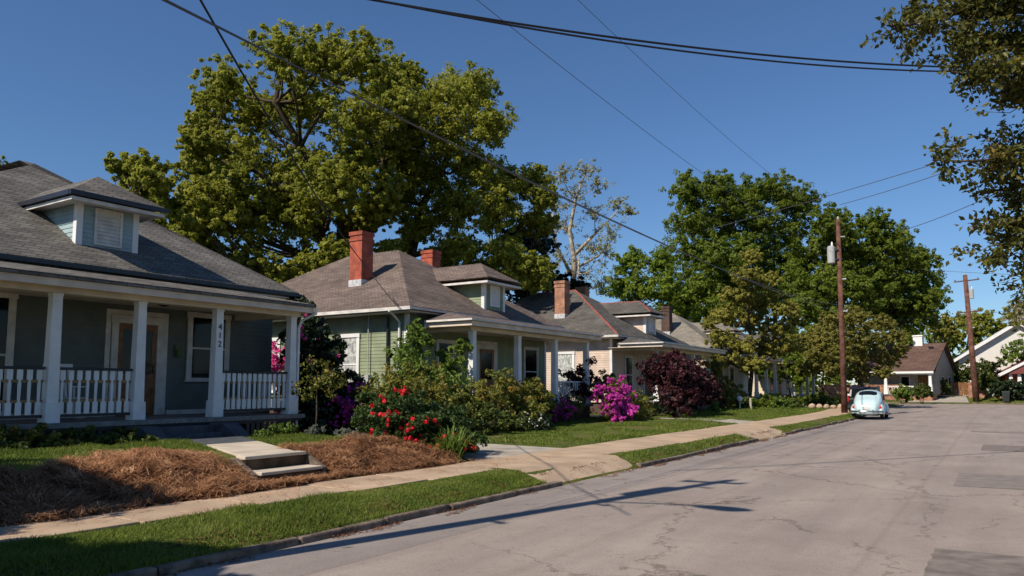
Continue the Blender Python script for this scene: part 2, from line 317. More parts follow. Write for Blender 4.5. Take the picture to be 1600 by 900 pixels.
# road
def asphalt():
    m=bpy.data.materials.new('old_asphalt'); t=nodes(m); b=t.nodes['Principled BSDF']; b.inputs['Roughness'].default_value=.88; b.inputs['Specular IOR Level'].default_value=.25
    g=t.nodes.new('ShaderNodeNewGeometry')
    def noise(s,d=6,r=.6,vec=None):
        n=t.nodes.new('ShaderNodeTexNoise'); n.inputs['Scale'].default_value=s; n.inputs['Detail'].default_value=d; n.inputs['Roughness'].default_value=r
        t.links.new(vec or g.outputs['Position'],n.inputs['Vector']); return n
    def ramp(src,stops):
        r=t.nodes.new('ShaderNodeValToRGB'); e=r.color_ramp.elements
        e[0].position,e[0].color=stops[0][0],(*stops[0][1],1); e[1].position,e[1].color=stops[-1][0],(*stops[-1][1],1)
        for p,c in stops[1:-1]: k=e.new(p); k.color=(*c,1)
        t.links.new(src,r.inputs['Fac']); return r
    def mul(a,b_,f=1,mode='MULTIPLY'):
        q=t.nodes.new('ShaderNodeMixRGB'); q.blend_type=mode
        if hasattr(f,'node'): t.links.new(f,q.inputs[0])
        else: q.inputs[0].default_value=f
        t.links.new(a,q.inputs[1]); t.links.new(b_,q.inputs[2]); return q.outputs[0]
    # streaks along the street
    mp=t.nodes.new('ShaderNodeMapping'); mp.inputs['Scale'].default_value=(1.0,.09,1); t.links.new(g.outputs['Position'],mp.inputs['Vector'])
    base=ramp(noise(.5,7,.65).outputs['Fac'],[(.3,(.250,.208,.180)),(.7,(.328,.278,.244))]).outputs[0]
    st=ramp(noise(1.3,5,.6,mp.outputs[0]).outputs['Fac'],[(.3,(.84,.84,.85)),(.7,(1.12,1.11,1.10))]).outputs[0]
    c=mul(base,st)
    c=mul(c,ramp(noise(45,4,.7).outputs['Fac'],[(.25,(.70,.70,.70)),(.5,(1,1,1)),(.8,(1.28,1.27,1.25))]).outputs[0])
    c=mul(c,ramp(noise(7,6,.75).outputs['Fac'],[(.28,(.78,.77,.76)),(.45,(1,1,1)),(.8,(1.06,1.06,1.05))]).outputs[0])
    # spots / tar marks
    c=mul(c,ramp(noise(3.1,2,.4).outputs['Fac'],[(.20,(.45,.45,.45)),(.26,(1,1,1))]).outputs[0])
    # cracks
    nd=noise(1.7,5,.7); ad=t.nodes.new('ShaderNodeVectorMath'); ad.operation='MULTIPLY_ADD'; ad.inputs[1].default_value=(1.1,1.1,0); t.links.new(nd.outputs['Color'],ad.inputs[0]); t.links.new(g.outputs['Position'],ad.inputs[2])
    for sc_,w_,lo,hi in ((.23,.005,.40,.50),(.55,.006,.50,.57)):
        v=t.nodes.new('ShaderNodeTexVoronoi'); v.feature='DISTANCE_TO_EDGE'; v.inputs['Scale'].default_value=sc_; t.links.new(ad.outputs[0],v.inputs['Vector'])
        rr=ramp(v.outputs['Distance'],[(0,(.50,.48,.46)),(w_*sc_/.23,(1,1,1))])
        msk=ramp(noise(.35 if sc_<.3 else .6,2).outputs['Fac'],[(lo,(0,0,0)),(hi,(1,1,1))]).outputs[0]
        q=t.nodes.new('ShaderNodeMixRGB'); q.blend_type='MULTIPLY'; t.links.new(msk,q.inputs[0]); t.links.new(c,q.inputs[1]); t.links.new(rr.outputs[0],q.inputs[2]); c=q.outputs[0]
    # darker resurfaced strip and construction seams parallel to the kerb (positions in metres)
    s=t.nodes.new('ShaderNodeSeparateXYZ'); t.links.new(g.outputs['Position'],s.inputs[0])
    nn=noise(.4,4); wv=t.nodes.new('ShaderNodeMath'); wv.operation='MULTIPLY_ADD'; wv.inputs[1].default_value=.10; t.links.new(nn.outputs['Fac'],wv.inputs[0]); t.links.new(s.outputs[0],wv.inputs[2])
    mr=t.nodes.new('ShaderNodeMapRange'); mr.inputs[1].default_value=-6.2; mr.inputs[2].default_value=2.0; t.links.new(wv.outputs[0],mr.inputs[0])
    c=mul(c,ramp(mr.outputs[0],[(.0,(.95,.97,1.0)),(.055,(.93,.95,.98)),(.06,(.84,.86,.90)),(.14,(.88,.90,.93)),(.143,(.66,.64,.63)),(.147,(1,1,1)),(.31,(1,1,1)),(.32,(.92,.91,.90)),(.335,(1,1,1)),(.62,(1,1,1)),(.622,(.80,.79,.78)),(.627,(1,1,1)),(1,(1,1,1))]).outputs[0])
    t.links.new(c,b.inputs['Base Color'])
    bp=t.nodes.new('ShaderNodeBump'); bp.inputs['Strength'].default_value=.35; bp.inputs['Distance'].default_value=.012; t.links.new(noise(90,3,.7).outputs['Fac'],bp.inputs['Height']); t.links.new(bp.outputs[0],b.inputs['Normal'])
    return m
M['asphalt']=asphalt()
ysr=grid_axis([(-30,74,1.0)])
V=[];F=[]
for i,y in enumerate(ysr): V+=[(float(kx(y)),y,0),(4.3,y,0)]
for i in range(len(ysr)-1): F.append((2*i,2*i+1,2*i+3,2*i+2))
n=len(V); V+=[(-150,74,0),(150,74,0),(150,84.6,0),(-150,84.6,0)]; F.append((n,n+1,n+2,n+3))
tag(npmesh('road',V,F,M['asphalt']),kind='structure')
M['patch']=mat('dark_asphalt_patch',(.19,.16,.14),.9,.2,.2,5,.4,80)
M['patch2']=mat('greyed_asphalt_patch',(.215,.185,.165),.9,.2,.12,4,.4,80)
def patch(x0,x1,y0,y1,m,sk=.0):
    rr=random.Random(int(y0*10)); n=14; e=lambda a,c:[(a[0]+(c[0]-a[0])*i/n+rr.uniform(-.015,.015),a[1]+(c[1]-a[1])*i/n+rr.uniform(-.015,.015),.0045) for i in range(n)]
    q=[(x0,y0),(x1,y0+sk),(x1,y1+sk),(x0,y1)]; b=MB(); b.prism(e(q[0],q[1])+e(q[1],q[2])+e(q[2],q[3])+e(q[3],q[0]),(0,0,.002)); tag(b.build('road_patch',m),kind='structure')
patch(-.45,3.4,22.9,25.1,M['patch'],-.3); patch(-.7,3.4,14.4,16.6,M['patch2'],.2); patch(-.62,1.2,7.3,8.75,M['patch'],.1)
patch(-.9,3.4,31.9,32.7,M['patch2'],-.2); patch(-4.3,-2.5,31.2,31.6,M['patch2'],0)
# kerb: individual stones in one run
rg=random.Random(4); b=MB(); y=-12.0
while y<73.5:
    L=rg.uniform(1.2,1.9)
    if not (10.7<y+L/2<14.0 or 22.9<y+L/2<26.8):
        x=float(kx(y)); x2=float(kx(y+L)); z=.085+rg.uniform(-.02,.012); dx=rg.uniform(-.02,.02)
        b.prism([(x+dx+.02,y+.01,-.02),(x2+dx+.02,y+L-.012,-.02),(x2-.10+dx,y+L-.012,-.02),(x-.10+dx,y+.01,-.02)],(rg.uniform(-.012,.0),0,z+.02))
    y+=L
tag(b.build('kerb',M['stone'],bevel=.02),kind='structure')
b=MB()
for x0,x1 in ((-150,-8),(-2.2,150)): b.box(x0,x1,84.6,84.75,-.02,.14)
b.box(4.3,4.45,-12,73.8,-.02,.14)
tag(b.build('far_kerb',M['stone'],bevel=.015),kind='structure')
# sidewalk slabs
b=MB(); y=-12.0; rg=random.Random(8)
def wx(y): return -7.62+.85*float(ss(2,20,y))
while y<72:
    L=rg.uniform(1.45,1.6); a,c=y+.012,y+L-.012
    x0,x1=wx(y)+.02,-8.50
    k0,k1=float(kx(a)+6.1),float(kx(c)+6.1)
    top=.035; z=[.205+rg.uniform(-.006,.008) for _ in range(4)]
    P=[(x0+k0,a,z[0]),(x0+k1,c,z[1]),(x1+k1,c,z[2]),(x1+k0,a,z[3])]
    b.prism([(p[0],p[1],p[2]-.06) for p in P],(0,0,.06)); y+=L
tag(b.build('sidewalk',M['walk'],bevel=.008),kind='structure')
# drives and paths lie on the ground sheet
def sheet(name,poly,m,lift=.012,step=.35):
    import itertools
    xs_=[p[0] for p in poly]; ys_=[p[1] for p in poly]
    X=np.arange(min(xs_),max(xs_)+step,step); Y=np.arange(min(ys_),max(ys_)+step,step)
    # warp unit grid onto the quad
    n=max(2,int((max(xs_)-min(xs_))/step)); k=max(2,int((max(ys_)-min(ys_))/step)); V=[]
    p=[np.array(q,float) for q in poly]
    for j in range(k+1):
        for i in range(n+1):
            u,v=i/n,j/k; q=(p[0]*(1-u)+p[1]*u)*(1-v)+(p[3]*(1-u)+p[2]*u)*v; V.append((q[0],q[1],hz(q[0],q[1])+lift))
    F=[(j*(n+1)+i,j*(n+1)+i+1,(j+1)*(n+1)+i+1,(j+1)*(n+1)+i) for j in range(k) for i in range(n)]
    return tag(npmesh(name,V,F,m),kind='structure')
sheet('driveway',[(-27,12.9),(-8.45,12.0),(-8.45,15.5),(-27,15.9)],M['conc'],.014)
sheet('driveway_apron',[(-7.55,11.0),(-6.03,10.6),(-6.03,14.05),(-7.25,14.5)],M['walk'],.022)
sheet('driveway_apron',[(-7.1,22.9),(-6.0,22.5),(-6.0,26.9),(-7.1,27.1)],M['walk'],.022)
sheet('driveway',[(-27,28.4),(-8.45,29.6),(-8.45,31.9),(-27,31.2)],M['conc'],.014)
sheet('driveway',[(-8.2,84.7),(-2.4,84.7),(-3.4,100),(-7.6,100)],M['conc'],.014)
# front path and steps of the blue house
b=MB()
b.prism([(-9.51,7.40,.50),(-9.51,8.42,.50),(-11.9,9.62,.50),(-11.9,8.50,.50)],(0,0,.085))
tag(b.build('front_path',M['pathc'],bevel=.008),kind='structure')
b=MB(); b.prism([(-11.92,8.50,.50),(-11.92,9.62,.50),(-13.45,10.45,.50),(-13.45,8.95,.50)],(0,0,.083)); tag(b.build('path_shade_slab',M['grey_conc'],bevel=.008),kind='structure')  # far end of the path, its shade put into a darker grey colour
st=thing('garden_steps','two low concrete steps cut into the pine straw bank','steps',(-9.0,7.9,.2))
MB().box(-9.42,-9.325,7.28,8.46,.15,.54).build('riser',M['riser_shade'],st)
MB().box(-9.32,-8.96,7.30,8.44,.15,.335).build('riser',M['riser_shade'],st)
MB().box(-9.32,-8.92,7.29,8.45,.337,.385).build('tread',M['pathc'],st,bevel=.01)
MB().box(-9.50,-9.29,7.29,8.45,.542,.592).build('tread',M['pathc'],st,bevel=.01)
for yy in (7.17,8.48):
    b=MB(); b.prism([(-8.95,yy,.12),(-9.5,yy,.12),(-9.5,yy,.57),(-9.38,yy,.57),(-8.95,yy,.36)],(0,.08,0)); b.build('cheek_wall',M['stone'],st,bevel=.012)
# ---------------------------------------------------------------- foliage generators
def leaves_at(P,N,size,rng,aspect=.55,out=.58,jit=.35):
    n=len(P); D=rng.normal(size=(n,3)); D/=np.linalg.norm(D,axis=1,keepdims=True)+1e-9
    Nn=N*out+D*(1-out); Nn/=np.linalg.norm(Nn,axis=1,keepdims=True)+1e-9
    T=np.cross(Nn,rng.normal(size=(n,3))); T/=np.linalg.norm(T,axis=1,keepdims=True)+1e-9
    B=np.cross(Nn,T); s=(size*(1+jit*rng.uniform(-1,1,n)))[:,None]
    a=P-T*s; c=P+T*s; b_=P+B*s*aspect+Nn*s*.18; d=P-B*s*aspect+Nn*s*.18
    V=np.stack([a,b_,c,d],1).reshape(-1,3); F=np.arange(n*4).reshape(-1,4); return V,F
def clumps(cl,nsub,nleaf,rng,sub=(.26,.42),flat=1.0,shell=(.5,1.0)):
    Ps=[];Ns=[];subs=[]
    for (c,r) in cl:
        c=np.array(c,float); rr=np.array(r if hasattr(r,'__len__') else (r,r,r*flat),float)
        ns=max(3,int(nsub)); d=rng.normal(size=(ns,3)); d/=np.linalg.norm(d,axis=1,keepdims=True)
        rad=rng.uniform(*shell,ns)[:,None]; sp=c+d*rad*rr; subs.append(sp)
        for k in range(ns):
            sr=rng.uniform(*sub)*rr.mean(); m=int(nleaf*rng.uniform(.6,1.4))
            q=rng.normal(size=(m,3)); q/=np.linalg.norm(q,axis=1,keepdims=True); q*=(rng.uniform(0,1,m)**.45)[:,None]
            q[:,2]*=.75; P=sp[k]+q*sr; N=q*.8+d[k]*.5+np.array([0,0,.35]); Ps.append(P); Ns.append(N)
    P=np.concatenate(Ps); N=np.concatenate(Ns); N/=np.linalg.norm(N,axis=1,keepdims=True)+1e-9
    return P,N,np.concatenate(subs)
def curve(a,b,rng,sag=.15,n=5):
    a=np.array(a,float); b=np.array(b,float); L=np.linalg.norm(b-a); pts=[]
    off=rng.normal(size=3)*L*.07
    for i in range(n):
        t=i/(n-1); p=a*(1-t)+b*t; p=p+off*math.sin(math.pi*t)+np.array([0,0,-sag*L*math.sin(math.pi*t)*.5]); pts.append(tuple(p))
    return pts
def tree(name,label,base,top,cl,lm,bm,leaf=.16,nsub=13,nleaf=70,tr=.3,seed=1,cat='tree',group=None,flat=.85,limbs=None,shell=(.5,1.0),sub=(.26,.42),out=.6,aspect=.6,twigs=3,branch=True,tr2=None):
    rng=np.random.default_rng(seed); root=thing(name,label,cat,tuple(base),0,group)
    P,N,S=clumps(cl,nsub,nleaf,rng,sub,flat,shell); V,F=leaves_at(P,N,leaf,rng,aspect,out); npmesh('crown',V,F,lm,root)
    base=np.array(base,float); top=np.array(top,float); b=MB()
    T=[]; nt_=8; lean=rng.normal(size=2)*.02*(top[2]-base[2])
    for i in range(nt_+1):
        t=i/nt_; p=base*(1-t)+top*t; p[0]+=lean[0]*math.sin(t*5); p[1]+=lean[1]*math.sin(t*4); T.append(p)
    rad=[tr*(1.45 if i==0 else 1)*(1-.8*i/nt_) for i in range(nt_+1)]
    b.tube(T,rad,9)
    for (pts,r0,r1) in (limbs or []): b.tube(pts,[r0+(r1-r0)*i/(len(pts)-1) for i in range(len(pts))],8)
    if branch:
        starts=[(T[i],rad[i]) for i in range(2,nt_+1)]
        for (pts,r0,r1) in (limbs or []):
            m=len(pts); starts+=[(np.array(pts[i],float),r0+(r1-r0)*i/(m-1)) for i in range(1,m)]
        k=0
        for (c,r) in cl:
            c=np.array(c,float); want=c[2]-.45*np.linalg.norm((c-top)[:2])
            s,sr=min(starts,key=lambda q:np.linalg.norm(q[0]-c)+1.2*abs(q[0][2]-want))
            b.tube(curve(s,c,rng),[max(.02,sr*f) for f in (.5,.42,.33,.25,.14)],6,False)
            for q in S[k*max(3,int(nsub)):k*max(3,int(nsub))+twigs]: b.tube(curve(c,q,rng,.05,3),[sr*.14+.012,sr*.09+.01,.008],4,False)
            k+=1
    b.build('trunk',bm,root,smooth=True)
    return root
def bush(name,label,cl,lm,leaf=.05,nsub=14,nleaf=60,seed=1,cat='shrub',group=None,base=None,bm=None,nstem=6,flower=None,aspect=.5,sub=(.26,.42),out=.45,flat=.9,count=True):
    rng=np.random.default_rng(seed); c0=np.mean([c for c,r in cl],0)
    if base is None: base=(float(c0[0]),float(c0[1]),hz(c0[0],c0[1]))
    root=thing(name,label,cat,base,0,group); P,N,S=clumps(cl,nsub*2,nleaf*.55,rng,(sub[0]*.62,sub[1]*.68),flat,(.25,1.1)); zb=base[2]+.02
    k=P[:,2]>zb; P,N=P[k],N[k]; V,F=leaves_at(P,N,leaf,rng,aspect,out); npmesh('foliage',V,F,lm,root)
    b=MB()
    for i in range(nstem):
        q=S[rng.integers(len(S))]; b.tube(curve(np.array(base)+np.array([rng.normal()*.06,rng.normal()*.06,-.02]),q,rng,-.1,4),[.022,.018,.013,.007],5,False)
    b.build('stem',bm or M['bark'],root)
    if flower:
        fm,n,sz,single=flower; d=rng.integers(len(P),size=n*25); vd=np.array([.6,-.75,.35]); sc_=(P-P.mean(0))@vd; d=[i for i in d if N[i].dot(vd)>.35 and sc_[i]>.25*sc_.max()][:n]
        if single:
            for i in d:
                p=P[i]+N[i]*leaf*.9+vd/np.linalg.norm(vd)*leaf*1.6; q=rng.normal(size=(14,3)); q/=np.linalg.norm(q,axis=1,keepdims=True); V,F=leaves_at(p+q*sz*.55,q,sz*.55,rng,.8,.75); npmesh('blossom',V,F,fm,root)
        else:
            PP=[];NN=[]
            for i in d:
                m=12; q=rng.normal(size=(m,3)); q/=np.linalg.norm(q,axis=1,keepdims=True); PP.append(P[i]+N[i]*leaf*.6+q*sz*.6); NN.append(q)
            V,F=leaves_at(np.concatenate(PP),np.concatenate(NN),sz*.6,rng,.8,.7); tag(npmesh('blossom',V,F,fm,root),kind='stuff')
    return root
def S3(px,py,Z,rpx,dz=0): p=spot(px,py,Z+dz); return (tuple(p),rpx*Z/FPX)
# ---------------------------------------------------------------- houses
def clap(b,axis,p,a0,a1,z0,z1,sgn,h=.115,proud=.016):
    # overlapping boards: each board tilts out at its lower edge. axis 'x': wall plane x=p facing sgn*x, running a0..a1 in y
    z=z0
    while z<z1-.01:
        t=min(z+h,z1); q0=p+sgn*proud; q1=p+sgn*.002
        if axis=='x': v=[(q0,a0,z),(q0,a1,z),(q1,a1,t),(q1,a0,t),(p,a0,z),(p,a1,z)]
        else: v=[(a0,q0,z),(a1,q0,z),(a1,q1,t),(a0,q1,t),(a0,p,z),(a1,p,z)]
        b.add(v,[(0,1,2,3),(4,5,1,0)]); z=t
def window(parent,axis,p,sgn,a0,a1,z0,z1,glass='glass',frame='trim',fw_=.105,sash=True,door=False,curtain=False):
    # frame stands 3 cm proud of the wall plane, the pane sits between; nothing overlaps
    def bx(b,u0,u1,d0,d1,za,zb):
        x0,x1=p+sgn*d0,p+sgn*d1
        if axis=='x': b.box(x0,x1,u0,u1,za,zb)
        else: b.box(u0,u1,x0,x1,za,zb)
    b=MB(); bx(b,a0-fw_,a0,.0,.045,z0-.02,z1); bx(b,a1,a1+fw_,.0,.045,z0-.02,z1); bx(b,a0-fw_-.02,a1+fw_+.02,.0,.06,z1,z1+.13)
    fr=b.build('window',M[frame],parent,bevel=.004)
    b=MB(); bx(b,a0-fw_-.03,a1+fw_+.03,0,.085,z0-.065,z0-.02); b.build('sill',M[frame],fr)
    b=MB(); bx(b,a0,a1,.002,.022,z0-.02,z1); b.build('pane',M['curtain' if curtain else glass],fr)
    if sash:
        zm=(z0+z1)/2; b=MB(); bx(b,a0,a1,.024,.040,zm-.022,zm+.022); bx(b,a0,a0+.04,.024,.036,z0-.02,zm-.022); bx(b,a1-.04,a1,.024,.036,z0-.02,zm-.022); bx(b,a0+.04,a1-.04,.024,.036,z0-.02,z0+.03)
        bx(b,a0,a0+.035,.024,.034,zm+.022,z1); bx(b,a1-.035,a1,.024,.034,zm+.022,z1)
        b.build('sash',M[frame],fr)
    return fr
def hiproof(xf,xb,y0,y1,z,ax,ay0,ay1,az,m,parent,th=.13,name='roof',ax2=None,soffit='trim'):
    # front eave x=xf, back x=xb; ridge from (ax,ay0) to (ax2,ay1)
    if ax2 is None: ax2=ax
    b=MB(); e=[(xf,y0,z),(xf,y1,z),(xb,y1,z),(xb,y0,z)]; A=(ax,ay0,az); B=(ax2,ay1,az)
    v=e+[A,B]+[(p[0],p[1],p[2]-th) for p in e]
    if abs(ax-ax2)<1e-6: f=[(0,1,5,4),(1,2,5),(2,3,4,5),(3,0,4)]      # ridge along the street
    else: f=[(0,1,4),(1,2,5,4),(2,3,5),(3,0,4,5)]                      # ridge runs back from the street
    f+=[(6,7,1,0),(7,8,2,1),(8,9,3,2),(9,6,0,3),(9,8,7,6)]
    b.add(v,f); return b.build(name,m,parent)
def gutter(parent,pts,m,name='gutter',r=.055):
    b=MB()
    for a,c in zip(pts[:-1],pts[1:]):
        a,c=Vector(a),Vector(c); d=(c-a).normalized(); n=Vector((d.y,-d.x,0)); 
        b.prism([a+n*.003,a+n*(.1),a+n*.1+Vector((0,0,.1)),a+n*.003+Vector((0,0,.1))],c-a)
    return b.build(name,m,parent)
def chimney(parent,x0,x1,y0,y1,z0,z1,m,flash=True):
    b=MB(); b.box(x0,x1,y0,y1,z0,z1-.35); b.box(x0-.03,x1+.03,y0-.03,y1+.03,z1-.35,z1-.25); b.box(x0,x1,y0,y1,z1-.25,z1-.14); b.box(x0-.035,x1+.035,y0-.035,y1+.035,z1-.14,z1)
    c=b.build('chimney',m,parent)
    if flash: MB().box(x0-.02,x1+.02,y0-.02,y1+.02,z0+.25,z0+.62).build('flashing',M['flash'],c)
    return c
def dormer(parent,xw,y0,y1,z0,zt,xback,yo,wallm,sidem,roofm,ventm,slope=.62,ove=.40,fascia='trim',ridge=None,corner='white',gut='gutterdark',xo=.5,depth=2.6):
    b=MB(); b.box(xback,xw,y0,y1,z0-.4,zt)
    clap(b,'x',xw,y0+.1,y1-.1,z0,zt,1,.105); clap(b,'y',y0,xback,xw-.1,z0,zt,-1,.105)
    d=b.build('dormer',M[wallm],parent)
    MB().box(xw-.11,xw+.03,y0-.03,y0+.11,z0-.2,zt-.003).build('corner_board',M[corner],d); MB().box(xw-.11,xw+.03,y1-.11,y1+.03,z0-.2,zt-.003).build('corner_board',M[corner],d)
    ya,yb=y0-ove,y1+ove; ym=(ya+yb)/2; xf=xw+xo; ze=zt+.02; zr=ze+.12+slope*(ym-ya); t=(ym-ya)
    v=[(xf,ya,ze+.12),(xf,yb,ze+.12),(xback,yb,ze+.12),(xback,ya,ze+.12),(xf-t*.95,ym,zr),(xback,ym,zr)]+[(xf,ya,ze+.02),(xf,yb,ze),(xback,yb,ze),(xback,ya,ze)]
    f=[(0,1,4),(1,2,5,4),(2,3,5),(3,0,4,5)]; b=MB(); b.add([(p[0],p[1],p[2]+.004) for p in v[:6]]+[(p[0],p[1],p[2]-.02) for p in v[:4]],[(0,1,4),(1,2,5,4),(2,3,5),(3,0,4,5),(6,7,1,0),(7,8,2,1),(9,6,0,3),(9,8,7,6)]); b.build('dormer_roof',M[roofm],d)
    b=MB(); b.box(xf-.05,xf-.01,ya+.01,yb-.01,ze-.10,ze-.022); b.box(xback,xf-.05,ya+.01,ya+.05,ze-.10,ze-.022); b.box(xback,xf-.05,yb-.05,yb-.01,ze-.10,ze-.022); b.box(xback,xf-.05,ya+.05,yb-.05,ze-.05,ze-.022); b.build('eave_trim',M[fascia],d)
    if gut: b=MB(); b.box(xf,xf+.07,ya-.06,yb+.05,ze+.0,ze+.10); b.box(xback+.6,xf,ya-.07,ya,ze+.0,ze+.10); b.build('gutter',M[gut],d)
    if ridge:
        b=MB(); b.tube([(xf,ya,ze+.13),v[4],(xback,ym,zr+.01)],.035,5); b.build('ridge_cap',M[ridge],d)
    # louvred vent with frame
    vm=(y0+y1)/2; hw=(y1-y0)*.19; za,zb=z0+.24,zt-.06
    b=MB(); b.box(xw+.018,xw+.05,vm-hw-.06,vm-hw,za-.06,zb); b.box(xw+.018,xw+.05,vm+hw,vm+hw+.06,za-.06,zb); b.box(xw+.018,xw+.05,vm-hw,vm+hw,za-.06,za); b.box(xw+.018,xw+.05,vm-hw,vm+hw,zb-.06,zb)
    z=za+.01
    while z<zb-.1: b.add([(xw+.044,vm-hw,z),(xw+.044,vm+hw,z),(xw+.020,vm+hw,z+.062),(xw+.020,vm-hw,z+.062)],[(0,1,2,3)]); z+=.085
    b.box(xw+.014,xw+.018,vm-hw,vm+hw,za,zb-.06); b.build('vent',M[ventm],d)
    return d
def column(parent,x,y,z0,z1,w0=.105,w1=.085,m='white'):
    b=MB(); b.taper(x,y,z0,z0+.36,w0*1.28,w0*1.28,w0*1.22,w0*1.22); b.taper(x,y,z0+.36,z1-.16,w0,w0,w1,w1); b.taper(x,y,z1-.16,z1-.05,w1,w1,w1,w1); b.taper(x,y,z1-.05,z1,w1*1.1,w1*1.1,w1*1.1,w1*1.1)
    return b.build('column',M[m],parent,bevel=.006)
def porchroof(parent,xe,xi,y0,y1,z,zi,m,inset=1.6):
    b=MB(); e=[(xe,y0,z),(xe,y1,z),(xi,y1,z),(xi,y0,z)]; v=e+[(xi,y0+inset,zi),(xi,y1-inset,zi)]+[(p[0],p[1],p[2]-.07) for p in e]
    b.add(v,[(0,1,5,4),(1,2,5),(3,0,4),(6,7,1,0),(7,8,2,1),(9,6,0,3),(9,8,7,6)]); return b.build('porch_roof',m,parent)
# ======== the blue-grey house nearest the camera
H=thing('porch_house','blue grey bungalow with grey roof, small vented dormer and white railed porch','house',(-16.7,9,.5))
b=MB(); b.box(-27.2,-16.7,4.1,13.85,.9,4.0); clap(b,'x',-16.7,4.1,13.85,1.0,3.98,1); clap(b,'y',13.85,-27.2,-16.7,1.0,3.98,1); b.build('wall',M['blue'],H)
MB().box(-27.1,-16.78,4.2,13.75,.3,.9).build('foundation',M['brickd'],H)
rf=hiproof(-16.0,-28.0,3.5,14.15,4.17,-22.0,10.0,9.6,7.72,M['roof1'],H)
b=MB(); b.box(-15.995,-15.93,3.4,14.2,4.055,4.13); b.build('gutter',M['gutterdark'],H)
b=MB(); b.box(-16.75,-16.06,3.6,14.05,3.985,4.03); b.box(-27.9,-16.06,13.86,14.1,3.985,4.03); b.build('soffit',M['trim'],H)
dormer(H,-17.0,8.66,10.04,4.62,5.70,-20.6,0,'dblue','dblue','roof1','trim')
porchroof(H,-14.12,-16.10,3.2,13.05,3.63,4.035,M['roof1'],1.2)
b=MB(); b.box(-14.24,-14.17,3.25,13.0,3.42,3.555); b.box(-16.0,-14.24,12.95,13.0,3.42,3.555); b.box(-14.74,-14.46,3.4,12.86,3.33,3.47); b.box(-16.69,-14.74,12.60,12.86,3.33,3.47); b.box(-16.69,-14.74,3.5,12.60,3.472,3.50); b.box(-14.46,-14.24,3.25,12.95,3.472,3.50); b.box(-16.69,-14.46,12.86,12.95,3.472,3.50)
b.build('porch_beam',M['cream_trim'],H)
b=MB(); b.box(-16.68,-14.32,3.5,12.95,.86,.95); b.build('porch_floor',M['porchfloor'],H)
b=MB(); b.box(-14.45,-14.36,3.55,12.9,.80,.857); b.box(-16.6,-14.45,12.80,12.9,.80,.857); b.build('porch_skirt_beam',M['dark'],H)
b=MB()
for yy in np.arange(3.6,12.7,.14): 
    if not 8.6<yy<11.2: b.box(-14.43,-14.40,yy,yy+.09,.35,.795)
b.box(-14.38,-14.37,3.6,8.5,.775,.79).box(-14.38,-14.37,8.5,12.7,.775,.79); b.build('crawlspace_lattice',M['dark'],H)
for yy in (3.75,5.42,7.13,8.78,10.60,12.70): column(H,-14.6,yy,.95,3.33,.105,.088)
def railing(parent,x,y0,y1,zf,n,gold=True,bal='white'):
    r=MB().box(x-.035,x+.035,y0,y1,zf+.97,zf+1.02).build('railing',M['dark'],parent,bevel=.006); MB().box(x-.025,x+.025,y0,y1,zf+.10,zf+.15).build('bottom_rail',M['dark'],r)
    if gold:
        b=MB(); b.box(x-.028,x-.014,y0,y1,zf+.735,zf+.785); b.box(x-.028,x-.014,y0,y1,zf+.375,zf+.425); b.build('mid_rail',M['gold'],r)
    d=(y1-y0)/n
    pf=[(.155,.048),(.37,.048),(.385,.020),(.42,.020),(.435,.022),(.72,.026),(.735,.018),(.775,.018),(.79,.046),(.965,.046)]
    for i in range(n):
        c=y0+d*(i+.5); poly=[(x-.012,c-w_,zf+z_) for z_,w_ in pf]+[(x-.012,c+w_,zf+z_) for z_,w_ in reversed(pf)]
        MB().prism(poly,(.024,0,0)).build('baluster',M[bal],r)
for (a,c,n) in ((3.87,5.3,8),(5.54,7.01,9),(7.25,8.66,9),(10.72,12.58,13)): railing(H,-14.6,a,c,.95,n)
rr=MB().box(-16.6,-14.72,12.665,12.735,1.92,1.97).build('railing',M['dark'],H); MB().box(-16.6,-14.72,12.675,12.725,1.05,1.10).build('bottom_rail',M['dark'],rr)
for i in range(12):
    c=-16.55+i*.155; MB().box(c-.03,c+.03,12.69,12.71,1.105,1.915).build('baluster',M['white'],rr)
# door with glass storm door, windows on the porch wall
def doorway(parent,x,a0,a1,z0,z1,glassz):
    b=MB(); b.box(x,x+.05,a0-.15,a0,z0,z1); b.box(x,x+.05,a1,a1+.15,z0,z1); b.box(x,x+.065,a0-.18,a1+.18,z1,z1+.18); b.box(x+.0,x+.02,a0-.28,a0-.17,z0,z1+.3); b.box(x,x+.02,a1+.17,a1+.28,z0,z1+.3); b.box(x,x+.021,a0-.17,a1+.17,z1+.19,z1+.3)
    d=b.build('door',M['trim'],parent)
    b=MB(); b.box(x+.003,x+.03,a0,a1,z0,z0+.95); b.box(x+.003,x+.03,a0,a0+.12,z0+.95,z1); b.box(x+.003,x+.03,a1-.12,a1,z0+.95,z1); b.box(x+.003,x+.03,a0+.12,a1-.12,z1-.14,z1); b.build('leaf',M['wood'],d,bevel=.004)
    MB().box(x+.003,x+.018,a0+.12,a1-.12,z0+.95,z1-.14).build('glass',M['glass'],d)
    b=MB(); b.box(x+.03,x+.045,a1-.09,a1-.05,z0+.95,z0+1.15); b.tube([(x+.04,a1-.07,z0+1.0),(x+.085,a1-.07,z0+1.0),(x+.085,a1-.14,z0+1.0)],.01,6); b.build('handle',M['dark'],d)
doorway(H,-16.682,9.52,10.46,.96,3.05,True)
window(H,'x',-16.682,1,11.36,12.36,1.80,3.32)
window(H,'x',-16.682,1,5.95,7.28,1.10,3.38)
b=MB(); b.box(-16.66,-16.62,4.2,9.22,.955,1.06); b.box(-16.66,-16.62,10.76,13.8,.955,1.06); b.build('base_board',M['trim'],H)
